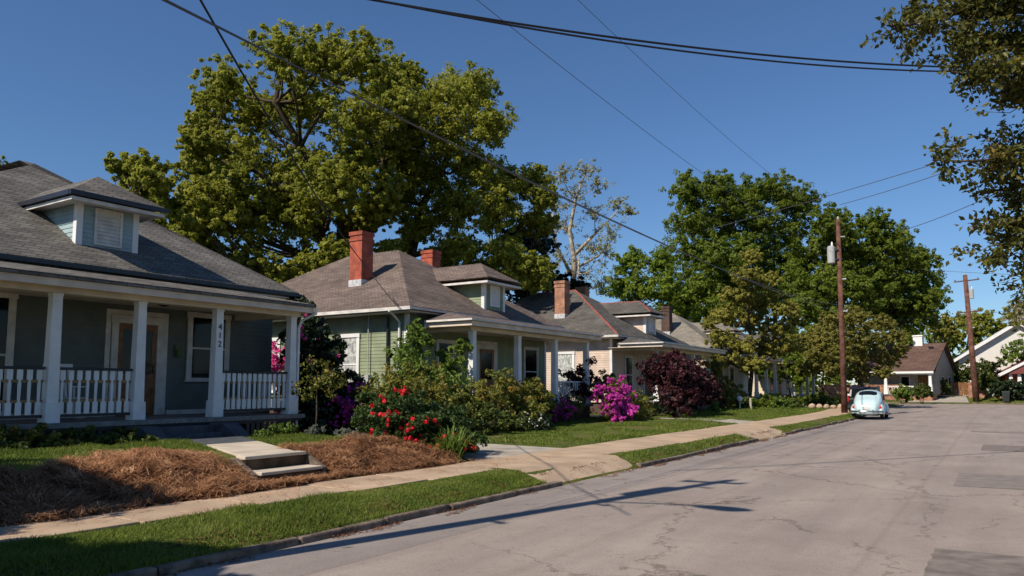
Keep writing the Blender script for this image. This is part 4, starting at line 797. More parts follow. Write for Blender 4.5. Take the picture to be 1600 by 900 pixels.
# near tree overhanging from the right: individual leaves
def neartree():
    rg=np.random.default_rng(77); root=thing('overhanging_tree','near tree at the right edge with glossy dark leaves hanging over the street','tree',(4.9,10.2,.15))
    b=MB(); b.tube([(4.9,10.2,.1),(4.85,10.1,2),(4.7,9.9,4.2),(4.4,9.7,6.5),(4.2,9.6,8.8)],[.28,.22,.19,.14,.07],10)
    ends=[]; Zs=8.6
    def br(pts,r0,r1,dens=1.0):
        P=[np.array(spot(a,c,Zs+d)) for a,c,d in pts]; b.tube([tuple(p) for p in P],[r0+(r1-r0)*i/(len(P)-1) for i in range(len(P))],6,False)
        for i in range(len(P)-1):
            n=int(np.linalg.norm(P[i+1]-P[i])*17*dens)+1
            for k in range(n):
                t=rg.uniform(); p=P[i]*(1-t)+P[i+1]*t; q=rg.normal(size=3)*np.array([.20,.24,.18]); b.tube(curve(p,p+q,rg,.1,3),[.007,.005,.003],4,False); ends.append((p,p+q))
    br([(1760,60,.8),(1640,20,.3),(1560,15,0),(1480,22,-.2),(1410,42,-.3),(1385,40,-.3)],.05,.008,1.2)
    br([(1760,-60,.6),(1620,-30,.2),(1500,-20,.1),(1420,5,0)],.04,.01,1.0)
    br([(1780,120,.4),(1660,80,.3),(1590,62,0),(1530,72,-.2),(1480,62,-.2)],.045,.008,1.6)
    br([(1760,170,-.3),(1660,120,-.3),(1590,110,-.5),(1530,120,-.5),(1478,110,-.4)],.04,.008,1.7)
    br([(1780,190,.3),(1680,150,.3),(1610,135,.2),(1560,145,.1)],.04,.008,1.4)
    br([(1780,330,.2),(1690,290,.2),(1620,262,0),(1560,250,-.2),(1500,252,-.3),(1458,250,-.3)],.035,.006,.9)
    br([(1780,360,-.3),(1680,320,-.2),(1600,290,0),(1545,300,.1),(1530,305,.1)],.035,.007,1.4)
    br([(1780,300,.5),(1680,260,.4),(1600,240,.3),(1550,225,.3)],.03,.007,.9)
    br([(1780,420,.3),(1690,370,.2),(1620,345,0),(1560,350,0)],.03,.007,1.5)
    br([(1780,430,-.3),(1680,400,-.2),(1600,375,-.1),(1545,385,0)],.03,.007,1.4)
    br([(1780,500,.1),(1690,450,0),(1620,430,-.1),(1590,452,0)],.03,.007,1.3)
    br([(1740,480,.1),(1640,400,0),(1600,408,-.1),(1580,395,0)],.03,.007,1.3)
    br([(1720,20,-.5),(1640,-10,-.4),(1560,-15,-.3),(1500,40,-.3)],.03,.007,1.6)
    for hgt_ in (4.2,5.4,6.6,7.8): b.tube(curve((4.7,9.9,hgt_),tuple(spot(1770,420-(hgt_-4.2)*125,8.8)),rg,-.1,5),[.09,.08,.06,.05,.04],7,False)
    b.build('trunk',M['bark'],root,smooth=True)
    Ps=[];Ds=[]
    for p,q in ends:
        m=rg.integers(30,46); t=rg.uniform(.25,1.08,m)[:,None]; Ps.append(p*(1-t)+q*t+rg.normal(size=(m,3))*.045); Ds.append(rg.normal(size=(m,3))+np.array([0,0,-.35])+(q-p)*1.5)
    # crown mass to the right, out of frame, so the tree is whole
    P=np.concatenate(Ps); D=np.concatenate(Ds); D/=np.linalg.norm(D,axis=1,keepdims=True)
    n=len(P); Nn=np.cross(D,rg.normal(size=(n,3))); Nn/=np.linalg.norm(Nn,axis=1,keepdims=True); B=np.cross(Nn,D); L=rg.uniform(.05,.092,n)[:,None]; w_=L*.30
    V=np.stack([P,P+D*L*.4+B*w_+Nn*w_*.5,P+D*L*1.0-Nn*L*.12,P+D*L*.4-B*w_+Nn*w_*.5],1).reshape(-1,3)
    F=np.concatenate([np.stack([np.arange(n)*4,np.arange(n)*4+1,np.arange(n)*4+2],1),np.stack([np.arange(n)*4,np.arange(n)*4+2,np.arange(n)*4+3],1)])
    npmesh('crown',V,F,M['nearleaf'],root)
    cl=[((5.9,9.8,5.2),1.1),((5.6,10.6,6.2),1.2),((6.4,9.6,6.6),1.2),((5.6,9.6,7.8),1.2),((6.4,10.6,5.6),1.1),((5.2,9.6,8.8),1.0)]
    P2,N2,_=clumps(cl,14,70,rg); V2,F2=leaves_at(P2,N2,.06,rg); npmesh('crown',V2,F2,M['nearleaf'],root)
neartree()
# ---------------------------------------------------------------- shrubs and flowers
def C3(x,y,z,r): return ((x,y,z),r)
rose=[C3(-9.7,12.6,.8,(.6,.6,.5)),C3(-10.0,11.3,.95,(.6,.55,.55)),C3(-9.9,11.7,.85,(.75,.75,.60)),C3(-10.2,12.4,.80,(.7,.65,.58)),C3(-10.5,11.6,1.0,(.7,.7,.5)),C3(-9.5,12.1,.55,(.6,.6,.42)),C3(-9.7,11.4,.62,(.45,.4,.35)),C3(-9.5,12.7,.42,(.6,.55,.38)),C3(-9.9,12.9,.62,(.6,.55,.45)),C3(-9.15,12.1,.38,(.4,.5,.32)),C3(-10.4,12.8,.8,(.6,.55,.5))]
bush('rose_bush','round dark rose bush covered in red blooms at the end of the straw bank',rose,M['rosel'],.042,30,130,61,'shrub',flower=(M['redf'],98,.056,True),nstem=14)
def straps(name,label,c,n,L,m,seed,cat='plant',group=None,wd=.012):
    rg=np.random.default_rng(seed); root=thing(name,label,cat,c,0,group); V=[];F=[]
    for i in range(n):
        a=rg.uniform(0,2*math.pi); l=L*rg.uniform(.6,1.1); d=np.array([math.cos(a),math.sin(a),0]); p0=np.array(c)+np.array([rg.normal()*L*.12,rg.normal()*L*.12,0]); sd=np.array([-d[1],d[0],0]); k=rg.uniform(.5,1.0)
        for j in range(5):
            t=j/4; p=p0+d*l*.75*t*k+np.array([0,0,1])*l*(1.25*t-1.0*k*t*t); w_=wd*(1-t*.85); V+=[p-sd*w_,p+sd*w_]
        n0=len(V)-10; F+=[(n0+2*j,n0+2*j+1,n0+2*j+3,n0+2*j+2) for j in range(4)]
    npmesh('foliage',V,F,m,root); return root
straps('daylily','arching strap leaved daylily clump at the foot of the rose bush',(-8.95,11.75,.24),280,.85,M['fresh'],62,wd=.016)
# behind the rose: nandinas, tall shoots
bush('nandina_shrub','orange tipped feathery nandina behind the rose bush, left of the tall shoots',[C3(-13.2,14.6,1.15,.75),C3(-12.9,15.3,1.35,.72),C3(-13.5,15.5,1.65,.7),C3(-12.6,14.6,.8,.6),C3(-13.3,16.3,1.6,.7),C3(-12.8,16.0,1.0,.7)],M['nandina'],.06,20,70,63,nstem=12,aspect=.4)
bush('nandina_shrub','wide orange topped nandina hiding the sage house porch steps',[C3(-13.0,17.9,1.1,.8),C3(-13.0,18.9,1.25,.8),C3(-13.1,19.9,1.4,.8),C3(-12.9,20.9,1.35,.75),C3(-12.6,18.4,.75,.7),C3(-12.6,20.2,.8,.75),C3(-12.8,21.6,1.1,.6),C3(-12.7,17.2,.8,.6)],M['nandina'],.065,22,80,64,nstem=14,aspect=.4)
bush('tall_shrub','tall fresh green shrub with upright shoots at the corner of the sage house',[C3(-15.0,17.5,2.6,.55),C3(-14.8,17.9,3.1,.42),C3(-14.8,17.6,1.9,.75),C3(-14.3,18.4,1.7,.75),C3(-14.4,17.0,2.2,.6),C3(-15.1,18.0,3.4,.28),C3(-14.3,18.8,2.4,.5),C3(-14.2,19.3,2.9,.28),C3(-14.0,17.6,1.6,.8),C3(-14.1,16.6,2.0,.5)],M['fresh'],.085,16,44,65,nstem=14,aspect=.35,sub=(.3,.5))
bush('laurel_shrub','mixed green laurel mass under the feathery nandinas beside the drive',[C3(-12.4,16.6,.6,.6),C3(-12.0,17.5,.6,.6),C3(-12.1,18.8,.55,.55),C3(-12.3,15.5,.6,.6),C3(-11.9,14.7,.5,.5)],M['shrub'],.06,20,80,66,nstem=8)
straps('iris_clump','bladed iris clump with small white flowers at the lawn edge of the sage house',(-12.0,19.6,.3),110,.8,M['shrub'],67,wd=.02)
bush('white_flower_plant','low plant speckled with white flowers under the wide nandina',[C3(-11.7,19.2,.48,.35),C3(-11.7,20.0,.48,.35)],M['darkleaf'],.05,12,50,68,'plant',flower=(mat('white_petals',(.75,.72,.68),.6,.2,.1),14,.03,True))
# left of rose: camellia, azaleas, small plants
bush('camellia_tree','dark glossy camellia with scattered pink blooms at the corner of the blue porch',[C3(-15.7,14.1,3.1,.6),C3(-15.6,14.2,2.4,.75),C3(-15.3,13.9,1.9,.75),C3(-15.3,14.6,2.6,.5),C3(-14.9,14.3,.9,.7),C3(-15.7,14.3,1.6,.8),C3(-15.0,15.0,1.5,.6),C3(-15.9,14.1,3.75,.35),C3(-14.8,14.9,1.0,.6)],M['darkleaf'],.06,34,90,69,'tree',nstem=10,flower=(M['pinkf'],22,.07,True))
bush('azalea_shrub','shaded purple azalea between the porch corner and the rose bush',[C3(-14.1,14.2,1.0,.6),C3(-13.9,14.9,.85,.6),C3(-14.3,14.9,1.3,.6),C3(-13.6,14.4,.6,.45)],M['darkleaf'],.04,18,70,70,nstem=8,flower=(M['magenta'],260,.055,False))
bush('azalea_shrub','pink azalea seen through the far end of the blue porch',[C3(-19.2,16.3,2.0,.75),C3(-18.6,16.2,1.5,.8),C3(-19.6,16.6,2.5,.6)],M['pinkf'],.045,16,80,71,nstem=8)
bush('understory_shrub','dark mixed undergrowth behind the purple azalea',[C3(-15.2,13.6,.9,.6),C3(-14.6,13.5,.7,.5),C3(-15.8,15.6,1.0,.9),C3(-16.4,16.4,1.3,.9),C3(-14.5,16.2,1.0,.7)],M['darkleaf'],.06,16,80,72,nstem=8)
sap=thing('sapling','slim young tree trunk with thin crown in front of the purple azalea','tree',(-13.3,12.35,.5)); MB().tube([(-13.3,12.35,.45),(-13.28,12.36,1.0),(-13.33,12.38,1.7),(-13.3,12.4,2.0)],[.022,.018,.015,.008],7).build('trunk',M['bark'],sap)
P_,N_,_s=clumps([((-13.3,12.4,1.95),.42),((-13.1,12.6,1.7),.36),((-13.5,12.2,1.6),.3)],30,10,np.random.default_rng(9)); V_,F_=leaves_at(P_,N_,.04,np.random.default_rng(9),.5); npmesh('crown',V_,F_,M['nandina'],sap)
bush('box_shrub','small round bright green shrub by the porch steps, the taller of two',[C3(-12.9,10.95,.68,.27),C3(-12.75,11.15,.66,.22)],M['fresh'],.028,16,60,73,nstem=3)
bush('box_shrub','lowest round green shrub beside the front path',[C3(-12.75,10.42,.60,.2)],M['fresh'],.026,16,60,74,nstem=3)
bush('lavender_plant','silvery lavender cushion nearer to the box shrubs',[C3(-12.9,11.95,.62,(.24,.24,.18))],M['greygreen'],.035,14,70,75,'plant',nstem=3,aspect=.2)
bush('lavender_plant','silvery lavender cushion between its twin and the rose bush',[C3(-12.0,11.95,.60,(.24,.26,.17)),C3(-11.7,12.15,.58,(.2,.2,.15))],M['greygreen'],.035,14,70,76,'plant',nstem=3,aspect=.2)
for i,(x,y,r,lb,mm) in enumerate([(-14.0,4.9,.34,'brownish low shrub by the porch, leftmost in view','nandina'),(-13.8,5.8,.36,'dark low shrub under the first porch railing','shrub'),(-13.9,6.6,.34,'low shrub with coppery tips under the first full porch post','nandina'),(-13.8,7.3,.32,'low green shrub in the middle of the bed under the railing','shrub'),(-13.6,8.05,.26,'small bright shrub left of the porch steps','fresh')]):
    bush('foundation_shrub',lb,[C3(x,y,.66,(r*1.1,r*1.35,r*.85)),C3(x+.25,y+.3,.56,(r*.9,r*.9,r*.6))],M[mm] if mm!='fresh' else M['shrub'],.045,22,70,80+i,nstem=4,group='shrubs under the blue porch')
# maroon tree, magenta azalea and companions
bush('azalea_shrub','big magenta azalea in full sun by the lawn of the peach house',[C3(-12.4,26.2,.95,.85),C3(-12.3,27.3,.85,.8),C3(-12.3,28.4,.65,.65),C3(-12.6,26.9,1.35,.7),C3(-12.1,26.6,.5,.6),C3(-12.1,27.7,.45,.55)],M['nandina'],.045,16,60,91,nstem=8,flower=(M['magenta'],620,.075,False))
bush('azalea_shrub','orange green leafy azalea with few magenta blooms behind the full magenta one',[C3(-12.9,28.4,1.1,.8),C3(-13.0,27.4,1.5,.7),C3(-12.6,29.0,.75,.65),C3(-13.2,28.2,1.7,.5)],M['nandina'],.055,18,70,92,nstem=8,flower=(M['magenta'],14,.07,True))
bush('azalea_shrub','shaded purple azalea beside the last column of the sage house',[C3(-13.4,24.0,.7,.55),C3(-13.5,24.7,.9,.55),C3(-13.6,25.3,.9,.5)],M['shrub'],.05,16,50,93,nstem=6,flower=(M['magenta'],130,.06,False))
bush('barberry_shrub','dark maroon shrub between the sage house porch and the magenta azalea',[C3(-14.3,26.6,1.6,.9),C3(-14.2,27.6,1.9,.9),C3(-14.5,28.6,1.6,.8)],M['maroon'],.07,18,70,94,nstem=8)
mz=hz(-11.6,31.2)
tree('maroon_tree','broad maroon leaved tree with forked pale stems on the lawn of the peach house',(-11.6,31.3,mz-.03),(-11.7,31.4,1.6),[C3(-11.5,30.6,1.7,.8),C3(-11.8,31.0,2.1,.95),C3(-11.8,32.2,2.15,.95),C3(-11.6,33.3,1.8,.9),C3(-11.5,31.4,1.4,.9),C3(-12.4,31.8,2.5,.8),C3(-12.3,30.4,2.2,.8),C3(-11.9,34.2,1.9,.75),C3(-12.6,33.6,2.2,.8),C3(-11.3,30.4,1.1,.7),C3(-11.4,32.8,1.2,.8),C3(-12.2,32.7,2.9,.5),C3(-12.4,36.3,1.7,.6),C3(-12.9,34.6,2.7,.5),C3(-12.0,35.0,1.9,.7),C3(-12.4,35.6,2.2,.6),C3(-11.3,33.8,1.3,.6),C3(-11.6,35.6,1.5,.6)],M['maroon'],M['barkpale'],leaf=.07,nsub=44,nleaf=34,tr=.07,seed=95,shell=(.2,1.2),sub=(.14,.26),limbs=[([(-11.6,31.3,mz),(-11.5,30.9,.8),(-11.5,30.4,1.4)],.05,.02),([(-11.6,31.3,mz),(-11.6,31.8,.8),(-11.8,32.5,1.6)],.05,.02)],twigs=2)
bush('undergrowth_shrub','dark green undergrowth around the maroon tree foot',[C3(-12.8,33.5,.6,.6),C3(-12.6,35.0,.55,.6),C3(-13.2,31.5,.6,.7),C3(-13.2,29.8,.6,.7)],M['darkleaf'],.08,16,50,96,nstem=4)
bush('azalea_shrub','small bright red azalea right of the maroon tree',[C3(-13.3,38.9,.95,.42),C3(-13.3,39.5,.85,.35)],M['redf'],.06,14,50,97,nstem=4)
bush('holly_shrub','yellow green shrub under the small red azalea',[C3(-12.6,39.2,.55,.35)],M['fresh'],.06,12,50,98,nstem=4)
hedge=[(-13.9,46.5,.9,'dark clipped hedge left of the young tree'),(-12.6,48.5,.8,'dark hedge directly under the young tree'),(-11.4,50.0,.7,'green rounded hedge before the pale edging stones'),(-12.3,53.5,.95,'tall dark hedge behind the edging stones'),(-10.6,55.5,.8,'dark hedge left of the first pole'),(-10.2,60.0,.9,'hedge at the corner of the crossing behind the first pole')]
for i,(x,y,r,lb) in enumerate(hedge):
    bush('hedge_shrub',lb,[C3(x-.7,y,r*.62,(r,r,r*.75)),C3(x+.5,y+.3,r*.6,(r,r,r*.72)),C3(x-1.6,y+.2,r*.55,(r,r,r*.7))],M['deep'] if i%2 else M['shrub'],.10,14,46,100+i,group='hedges along the far lawns')
bush('meadow_bush','round fresh green bush under the cream cottage window',[C3(-11.2,46.9,.55,.5),C3(-10.7,47.3,.5,.4)],M['fresh'],.09,12,50,108)
# past the crossing
for i,(px,py,Z,r,h_,lb,mm) in enumerate([(1440,606,72,12,0,'small shrub below the white oval railing','shrub'),(1410,612,72,12,0,'low shrub at the cottage porch corner left side','fresh'),(1470,600,79,12,0,'green shrub between the cottage and the wooden gate','shrub'),(1500,590,83,14,0,'leafy shrub above the wooden gate','shrub'),(1545,575,80,20,0,'tall green shrub between the leaning pole and the porch gable','shrub'),(1582,602,73,18,0,'dark dome shaped bush at the right edge past the crossing','darkleaf'),(1560,603,73,13,0,'narrow dark bush beside the dome shaped bush','darkleaf'),(1485,572,88,16,0,'green tree top between the cottage roof and white gable','deep'),(1518,572,83,18,0,'bush in front of the white gable wall','shrub'),(1592,542,81,22,0,'leafy bush hiding the right half of the white gable wall','fresh'),(1540,592,76,12,0,'low bush on the slope between brick wall and porch cottage','shrub')]):
    p=spot(px,py,Z); rr=r*Z/FPX; bush('garden_shrub',lb,[((p.x,p.y,p.z),rr),((p.x+rr*.5,p.y+.3,max(.9,p.z-rr*.6)),rr*.9),((p.x-rr*.5,p.y,max(.9,p.z-rr*.7)),rr*.85)],M[mm],.16,14,40,120+i,group='shrubs past the crossing')
# ---------------------------------------------------------------- pine straw bank
def straw_edge(y): return -9.62-1.1*ss(4.3,6.6,y)*(1-ss(7.6,9.5,y))-.35*vnoise(y*1.3,0,4)+1.0*ss(11.6,12.6,y)*.4
def inpath(x,y): return (x<-8.78)&(y>7.12)&(y<8.64)
def straw_keep(x,y): return (~((x>-9.0)&(y>11.5)))& (x<-8.40+.30*(vnoise(y*1.6,1,7)-.4)-.12)&(x>straw_edge(y))&(y<12.0-.5*vnoise(x*3,2,6))&(~inpath(x,y))
def straw_h(x,y):
    l=.12*(vnoise(x*2.2,y*2.0,11)-.45)+.10*(vnoise(x*5.5,y*5.1,12)-.4)+.03*(vnoise(x*14,y*13,13)-.5)
    e=np.clip((-8.2-x)/.5,0,1)*np.clip((12.6-y)/.8,0,1)
    near=1-np.exp(-(np.maximum(np.abs(y-7.88)-.74,0)*3)**2)*(x<-8.5)
    return hgt(x,y)+.012+(l+.03*ss(8.4,9.2,-x)*(1-ss(9.5,10.3,-x)))*e*(.25+.75*near)
root=thing('pine_straw_bank','reddish brown pine straw heaped over the bank before the blue house','mulch',(-9.4,8,.3),kind='stuff')
gx=np.arange(-11.4,-8.1,.05); gy=np.arange(-2,12.7,.05)
g_=gridmesh('straw_bed',gx,gy,straw_h,mat('straw_base',(.20,.10,.055),.95,.1,.45,22,.9,60),root,True,straw_keep); tag(g_,kind='stuff')
rgs=np.random.default_rng(21)
def strands(n,lmin,lmax,w_,xr,yr,keep,hf,m,name,parent,lift=.05,seed=1,pref=None):
    rg=np.random.default_rng(seed); x=rg.uniform(*xr,n); y=rg.uniform(*yr,n); k=keep(x,y); x,y=x[k],y[k]; n=len(x)
    a=rg.uniform(0,2*math.pi,n)+0; 
    a=np.where(rg.uniform(size=n)<.6,(vnoise(x*1.8,y*1.8,31)*9),a); L=rg.uniform(lmin,lmax,n); z=hf(x,y)+rg.uniform(0,lift,n)
    d=np.stack([np.cos(a),np.sin(a),rg.normal(size=n)*.22],1); s=np.stack([-np.sin(a),np.cos(a),np.zeros(n)],1)*w_
    c=np.stack([x,y,z],1); bend=rg.normal(size=(n,1))*.16*L[:,None]; up=np.array([0,0,1])*rg.uniform(.0,.10,(n,1))*L[:,None]*2
    p0=c-d*L[:,None]/2; p2=c+d*L[:,None]/2; p1=c+s/w_*bend+up
    e0=hf(p0[:,0],p0[:,1])+.004; p0[:,2]=np.maximum(p0[:,2],e0); e2=hf(p2[:,0],p2[:,1])+.004; p2[:,2]=np.maximum(p2[:,2],e2)
    V=np.stack([p0-s,p0+s,p1-s,p1+s,p2-s*.5,p2+s*.5],1).reshape(-1,3); i=np.arange(n)*6
    F=np.concatenate([np.stack([i,i+1,i+3,i+2],1),np.stack([i+2,i+3,i+5,i+4],1)]); return npmesh(name,V,F,m,parent)
tag(strands(120000,.14,.30,.0034,(-11.6,-8.15),(1,12.8),straw_keep,straw_h,M['straw'],'straw_strands',root,.07,2),kind='stuff')
tag(strands(2600,.06,.16,.003,(-8.6,-7.5),(1,13.5),lambda x,y:(vnoise(x*3,y*3,9)>.45),lambda x,y:np.full_like(x,.222),M['straw'],'fallen_straw',None,.006,3),'loose pine needles scattered along the sidewalk','litter',kind='stuff')
# leaf litter in the gutter and along the kerb
def litter(name,label,n,xr,yr,zf,m,size,seed,keep=None):
    rg=np.random.default_rng(seed); x=rg.uniform(*xr,n); y=rg.uniform(*yr,n)
    if keep is not None: k=keep(x,y); x,y=x[k],y[k]
    P=np.stack([x,y,zf(x,y)+rg.uniform(.003,.02,len(x))],1); N=np.tile([0,0,1.],(len(x),1)); V,F=leaves_at(P,N,size,rg,.6,.75); return tag(npmesh(name,V,F,m),label,'litter',kind='stuff')
litter('leaf_litter','brown leaf crumbs gathered in the gutter along the near kerb',16000,(-6.12,-5.80),(2,40),lambda x,y:np.zeros_like(x)+.002,M['leaflitter'],.016,5,lambda x,y:(vnoise(y*1.1,x*0,3)>.34)&(vnoise(x*9,y*4,8)>.35)&(x<-6.06+.22*vnoise(y*2.3,x*0,12)))
litter('soil_crumbs','dry brown crumbs on the grass edge above the kerb',5000,(-6.55,-6.2),(1,30),hgt,M['leaflitter'],.02,6,lambda x,y:(vnoise(x*6,y*2.5,18)>.5))
# ---------------------------------------------------------------- grass
def grass(name,label,n,xr,yr,keep,hh,ww,seed,hf=hgt,mow=.5):
    rg=np.random.default_rng(seed); x=rg.uniform(*xr,n); y=rg.uniform(*yr,n); k=keep(x,y); x,y=x[k],y[k]; n=len(x); z=hf(x,y)-.01
    tuft=.55+.9*vnoise(x*3.1,y*3.1,seed)*vnoise(x*.9,y*.9,seed+2)*1.6; h_=hh*rg.uniform(.5,1.25,n)*tuft; a=rg.uniform(0,2*math.pi,n); s=np.stack([np.cos(a),np.sin(a),np.zeros(n)],1)*ww
    c=np.stack([x,y,z],1); l=rg.normal(size=(n,3))*np.array([.45,.45,0])*h_[:,None]; t=c+l+np.array([0,0,1])*h_[:,None]; m_=c+l*.3+np.array([0,0,.6])*h_[:,None]
    V=np.stack([c-s,c+s,m_+s*.8,t,m_-s*.8],1).reshape(-1,3); i=np.arange(n)*5; F=np.concatenate([np.stack([i,i+1,i+2,i+4],1)]); F3=np.stack([i+4,i+2,i+3,i+3],1)
    me_V=V; # quads for the lower half, a degenerate-free triangle tip is folded in as its own mesh of quads
    tip=np.stack([m_-s*.8,m_+s*.8,t+s*.12,t-s*.12],1); V2=np.stack([c-s,c+s,m_+s*.8,m_-s*.8,t+s*.12,t-s*.12],1).reshape(-1,3); j=np.arange(n)*6
    F=np.concatenate([np.stack([j,j+1,j+2,j+3],1),np.stack([j+3,j+2,j+4,j+5],1)])
    return tag(npmesh(name,V2,F,M['grass']),label,'grass',kind='stuff')
def vk(x,y):
    e=-6.13-.06*vnoise(y*3,x*0,5); i=np.array(-7.62+.85*ss(2,20,y))+.08-.08*vnoise(y*2.5,x*0,8); s=x-(kx(y)+6.1)
    ap=((y>10.55+.25*vnoise(x*3,y,2))&(y<14.25))|((y>22.9)&(y<26.8))
    bare=vnoise(x*1.7,y*.6,41)*(y>13)
    return (s<e)&(s>i)&(~ap)&(bare<.72)
grass('verge_grass','mown green verge strip between the near kerb and the sidewalk',105000,(-8.0,-6.1),(0,11.6),vk,.062,.0042,201)
grass('verge_grass','dry edged verge islands further along the kerb',60000,(-8.9,-6.1),(13.5,50),vk,.062,.008,202)
def lawn1(x,y):
    path=(np.abs((y-7.9)-(-9.5-x)*.475)<.60)&(x<-9.2)
    return (x<straw_edge(y)+.06)&(x>-13.35+.25*vnoise(y*2,x*0,2))&(~path)&(y<12.4)&(~((x>-11.3)&(y>10.6)))
grass('lawn_grass','bright strip of lawn between the straw bank and the blue porch',75000,(-13.8,-9.6),(2.5,12.5),lawn1,.075,.0055,203)
def lawn2(x,y):
    s=x-(kx(y)+6.1)
    return (s<-8.45-.15*vnoise(y*2,x*0,3))&(y>15.75+.15*vnoise(x*2,y*0,3))&(~((y>28.2)&(y<32.1)&(s>-13)&(y<31.9)&(y>29.5-.0)&(s>-9.5)))&(vnoise(x*.8,y*.35,44)*vnoise(x*2.2,y*1.6,45)<.40)&(x>-15)
grass('lawn_grass','wide sunny lawn before the sage and peach houses, patchy by the walk',120000,(-14.5,-8.4),(15.3,44),lawn2,.07,.010,204)
grass('lawn_grass','far lawn under the golden tree and hedges',36000,(-15.5,-8.4),(40,72),lawn2,.09,.018,205)
grass('lawn_grass','grass slope past the crossing around the cottages',14000,(-20,8),(85,97),lambda x,y:(vnoise(x*.5,y*.5,3)>.25)&~((x>-8.2)&(x<-2.4)),.12,.03,206)

bush('understory_shrub','tall olive brown shrub beside the trunk of the golden tree, before the worn roof house',[C3(-13.6,44.0,1.6,.9),C3(-13.9,43.2,2.6,.8),C3(-13.5,45.0,1.1,.9),C3(-14.2,44.6,3.1,.7)],M['olive'],.10,18,60,140,nstem=8)
b0=spot(1262,600,76); b0.z=.3
tree('linden_tree','lower leafy tree filling the gap between the golden and olive brown trees',b0,tuple(spot(1262,530,76)),blob([(1240,530,24),(1275,525,26),(1255,555,26),(1290,560,26),(1230,565,22),(1310,540,22)],76,2.5,rng),M['deep'],M['bark'],leaf=.18,nsub=30,nleaf=30,tr=.16,seed=46,sub=(.15,.27),shell=(.2,1.15))

# ---------------------------------------------------------------- poles and cables
def pole(name,label,base,topz,lean=(0,0),r=.16,trans=None,arms=(),lamp=None,group='wooden utility poles'):
    p=thing(name,label,'utility pole',base,0,group); x,y,z=base; tx,ty=x+lean[0],y+lean[1]
    def at(h): t=(h-z)/(topz-z); return x+(tx-x)*t,y+(ty-y)*t
    MB().tube([(x,y,z-.1),(x+(tx-x)*.4,y+(ty-y)*.4,z+(topz-z)*.4),(tx,ty,topz)],[r,r*.85,r*.66],12).build('post',M['pole'],p,smooth=True)
    MB().tube([(tx,ty,topz),(tx,ty,topz+.06),(tx,ty,topz+.2)],[.03,.06,.03],8).build('insulator',M['galv'],p)
    for hh_ in (topz-1.0,topz-3.4,topz-5.2):
        ax,ay=at(hh_); MB().tube([(ax+r*.7,ay-.06,hh_),(ax+r*.7+.22,ay-.1,hh_-.02)],[.03,.045],8).build('insulator',M['galv'],p)
    for (h,ang,L) in arms:
        ax,ay=at(h); d=(math.cos(ang)*L/2,math.sin(ang)*L/2); b=MB(); n=Vector((-math.sin(ang),math.cos(ang),0))*.05; o=Vector((ax,ay,h))+n*3.2
        b.prism([o+Vector((d[0],d[1],0))-n,o+Vector((d[0],d[1],0))+n,o+Vector((-d[0],-d[1],0))+n,o+Vector((-d[0],-d[1],0))-n],(0,0,.11)); a_=b.build('crossarm',M['pole'],p)
        for s in (-.9,.9): MB().tube([tuple(o+Vector((d[0]*s,d[1]*s,.11))),tuple(o+Vector((d[0]*s,d[1]*s,.16))),tuple(o+Vector((d[0]*s,d[1]*s,.26)))],[.02,.055,.03],8).build('insulator',M['dark'],a_)
    if trans:
        h,ang=trans; ax,ay=at(h); cx,cy=ax+math.cos(ang)*.42,ay+math.sin(ang)*.42; b=MB(); b.tube([(cx,cy,h-.48),(cx,cy,h-.44),(cx,cy,h+.42),(cx,cy,h+.50)],[.19,.21,.21,.15],16); t_=b.build('transformer',M['galv'],p)
        b=MB(); b.tube([(cx+.06,cy,h+.48),(cx+.06,cy,h+.60),(cx+.06,cy,h+.74)],[.05,.06,.03],8); b.build('bushing',M['white'],t_); MB().box(min(ax,cx),max(ax,cx),cy-.04,cy+.04,h-.3,h-.22).box(min(ax,cx),max(ax,cx),cy-.04,cy+.04,h+.22,h+.3).build('bracket',M['dark'],t_)
    if lamp:
        h,L=lamp; ax,ay=at(h); b=MB(); b.tube([(ax,ay,h-.25),(ax+L*.45,ay,h+.05),(ax+L-.55,ay,h+.12)],.03,8); a_=b.build('lamp_arm',M['galv'],p)
        b=MB(); b.ball((ax+L-.2,ay,h+.1),(.42,.16,.10),14,8); b.build('lamp_head',M['galv'],a_,smooth=True); MB().ball((ax+L-.08,ay,h+.03),(.22,.12,.1),12,8).build('lens',M['glass'],a_)
    return p
pole('utility_pole','near wooden pole with street lamp and transformer just outside the frame',(-6.64,2.2,.1),10.5,(0,0),.16,(8.2,R(90)),((9.9,R(10),1.0),),(7.5,1.75))
pole('utility_pole','tall straight brown pole beside the small pale car, grey transformer near its top',(-7.16,44.9,.12),11.0,(.03,.3),.17,(9.0,R(200)),())
pole('utility_pole','leaning brown pole with transformer and two short crossarms past the crossing',(-1.85,86.0,.15),12.6,(-.35,.2),.30,(10.7,R(-20)),((12.0,R(-25),2.4),(8.9,R(-25),2.4)))
def wire(label,a,c,sag,r=.014,m='wire',name='power_line',group=None,n=28):
    a,c=Vector(a),Vector(c); pts=[a.lerp(c,i/n)-Vector((0,0,sag*4*(i/n)*(1-i/n))) for i in range(n+1)]
    return tag(MB().tube(pts,r,5).build(name,M[m]),label,'cable',group)
def through(p1,Z1,p2,Z2,e1=0.0,e2=0.0):
    A=spot(*p1,Z1); B=spot(*p2,Z2); d=B-A; return A-d*e1,B+d*e2
wire('thick black phone cable running low along the street to the straight pole, upper of two',(-6.6,2.2,5.42),(-7.0,44.9,6.1),.62,.010,'wirel')
wire('thick black phone cable running low along the street to the straight pole, lower of two',(-6.45,2.2,5.30),(-7.0,44.9,5.7),.42,.009,'wirel')
wire('faint line along the street ending on the straight pole, lower',(-6.6,2.2,8.0),(-7.1,45.1,9.0),.75,.006,'wirel')
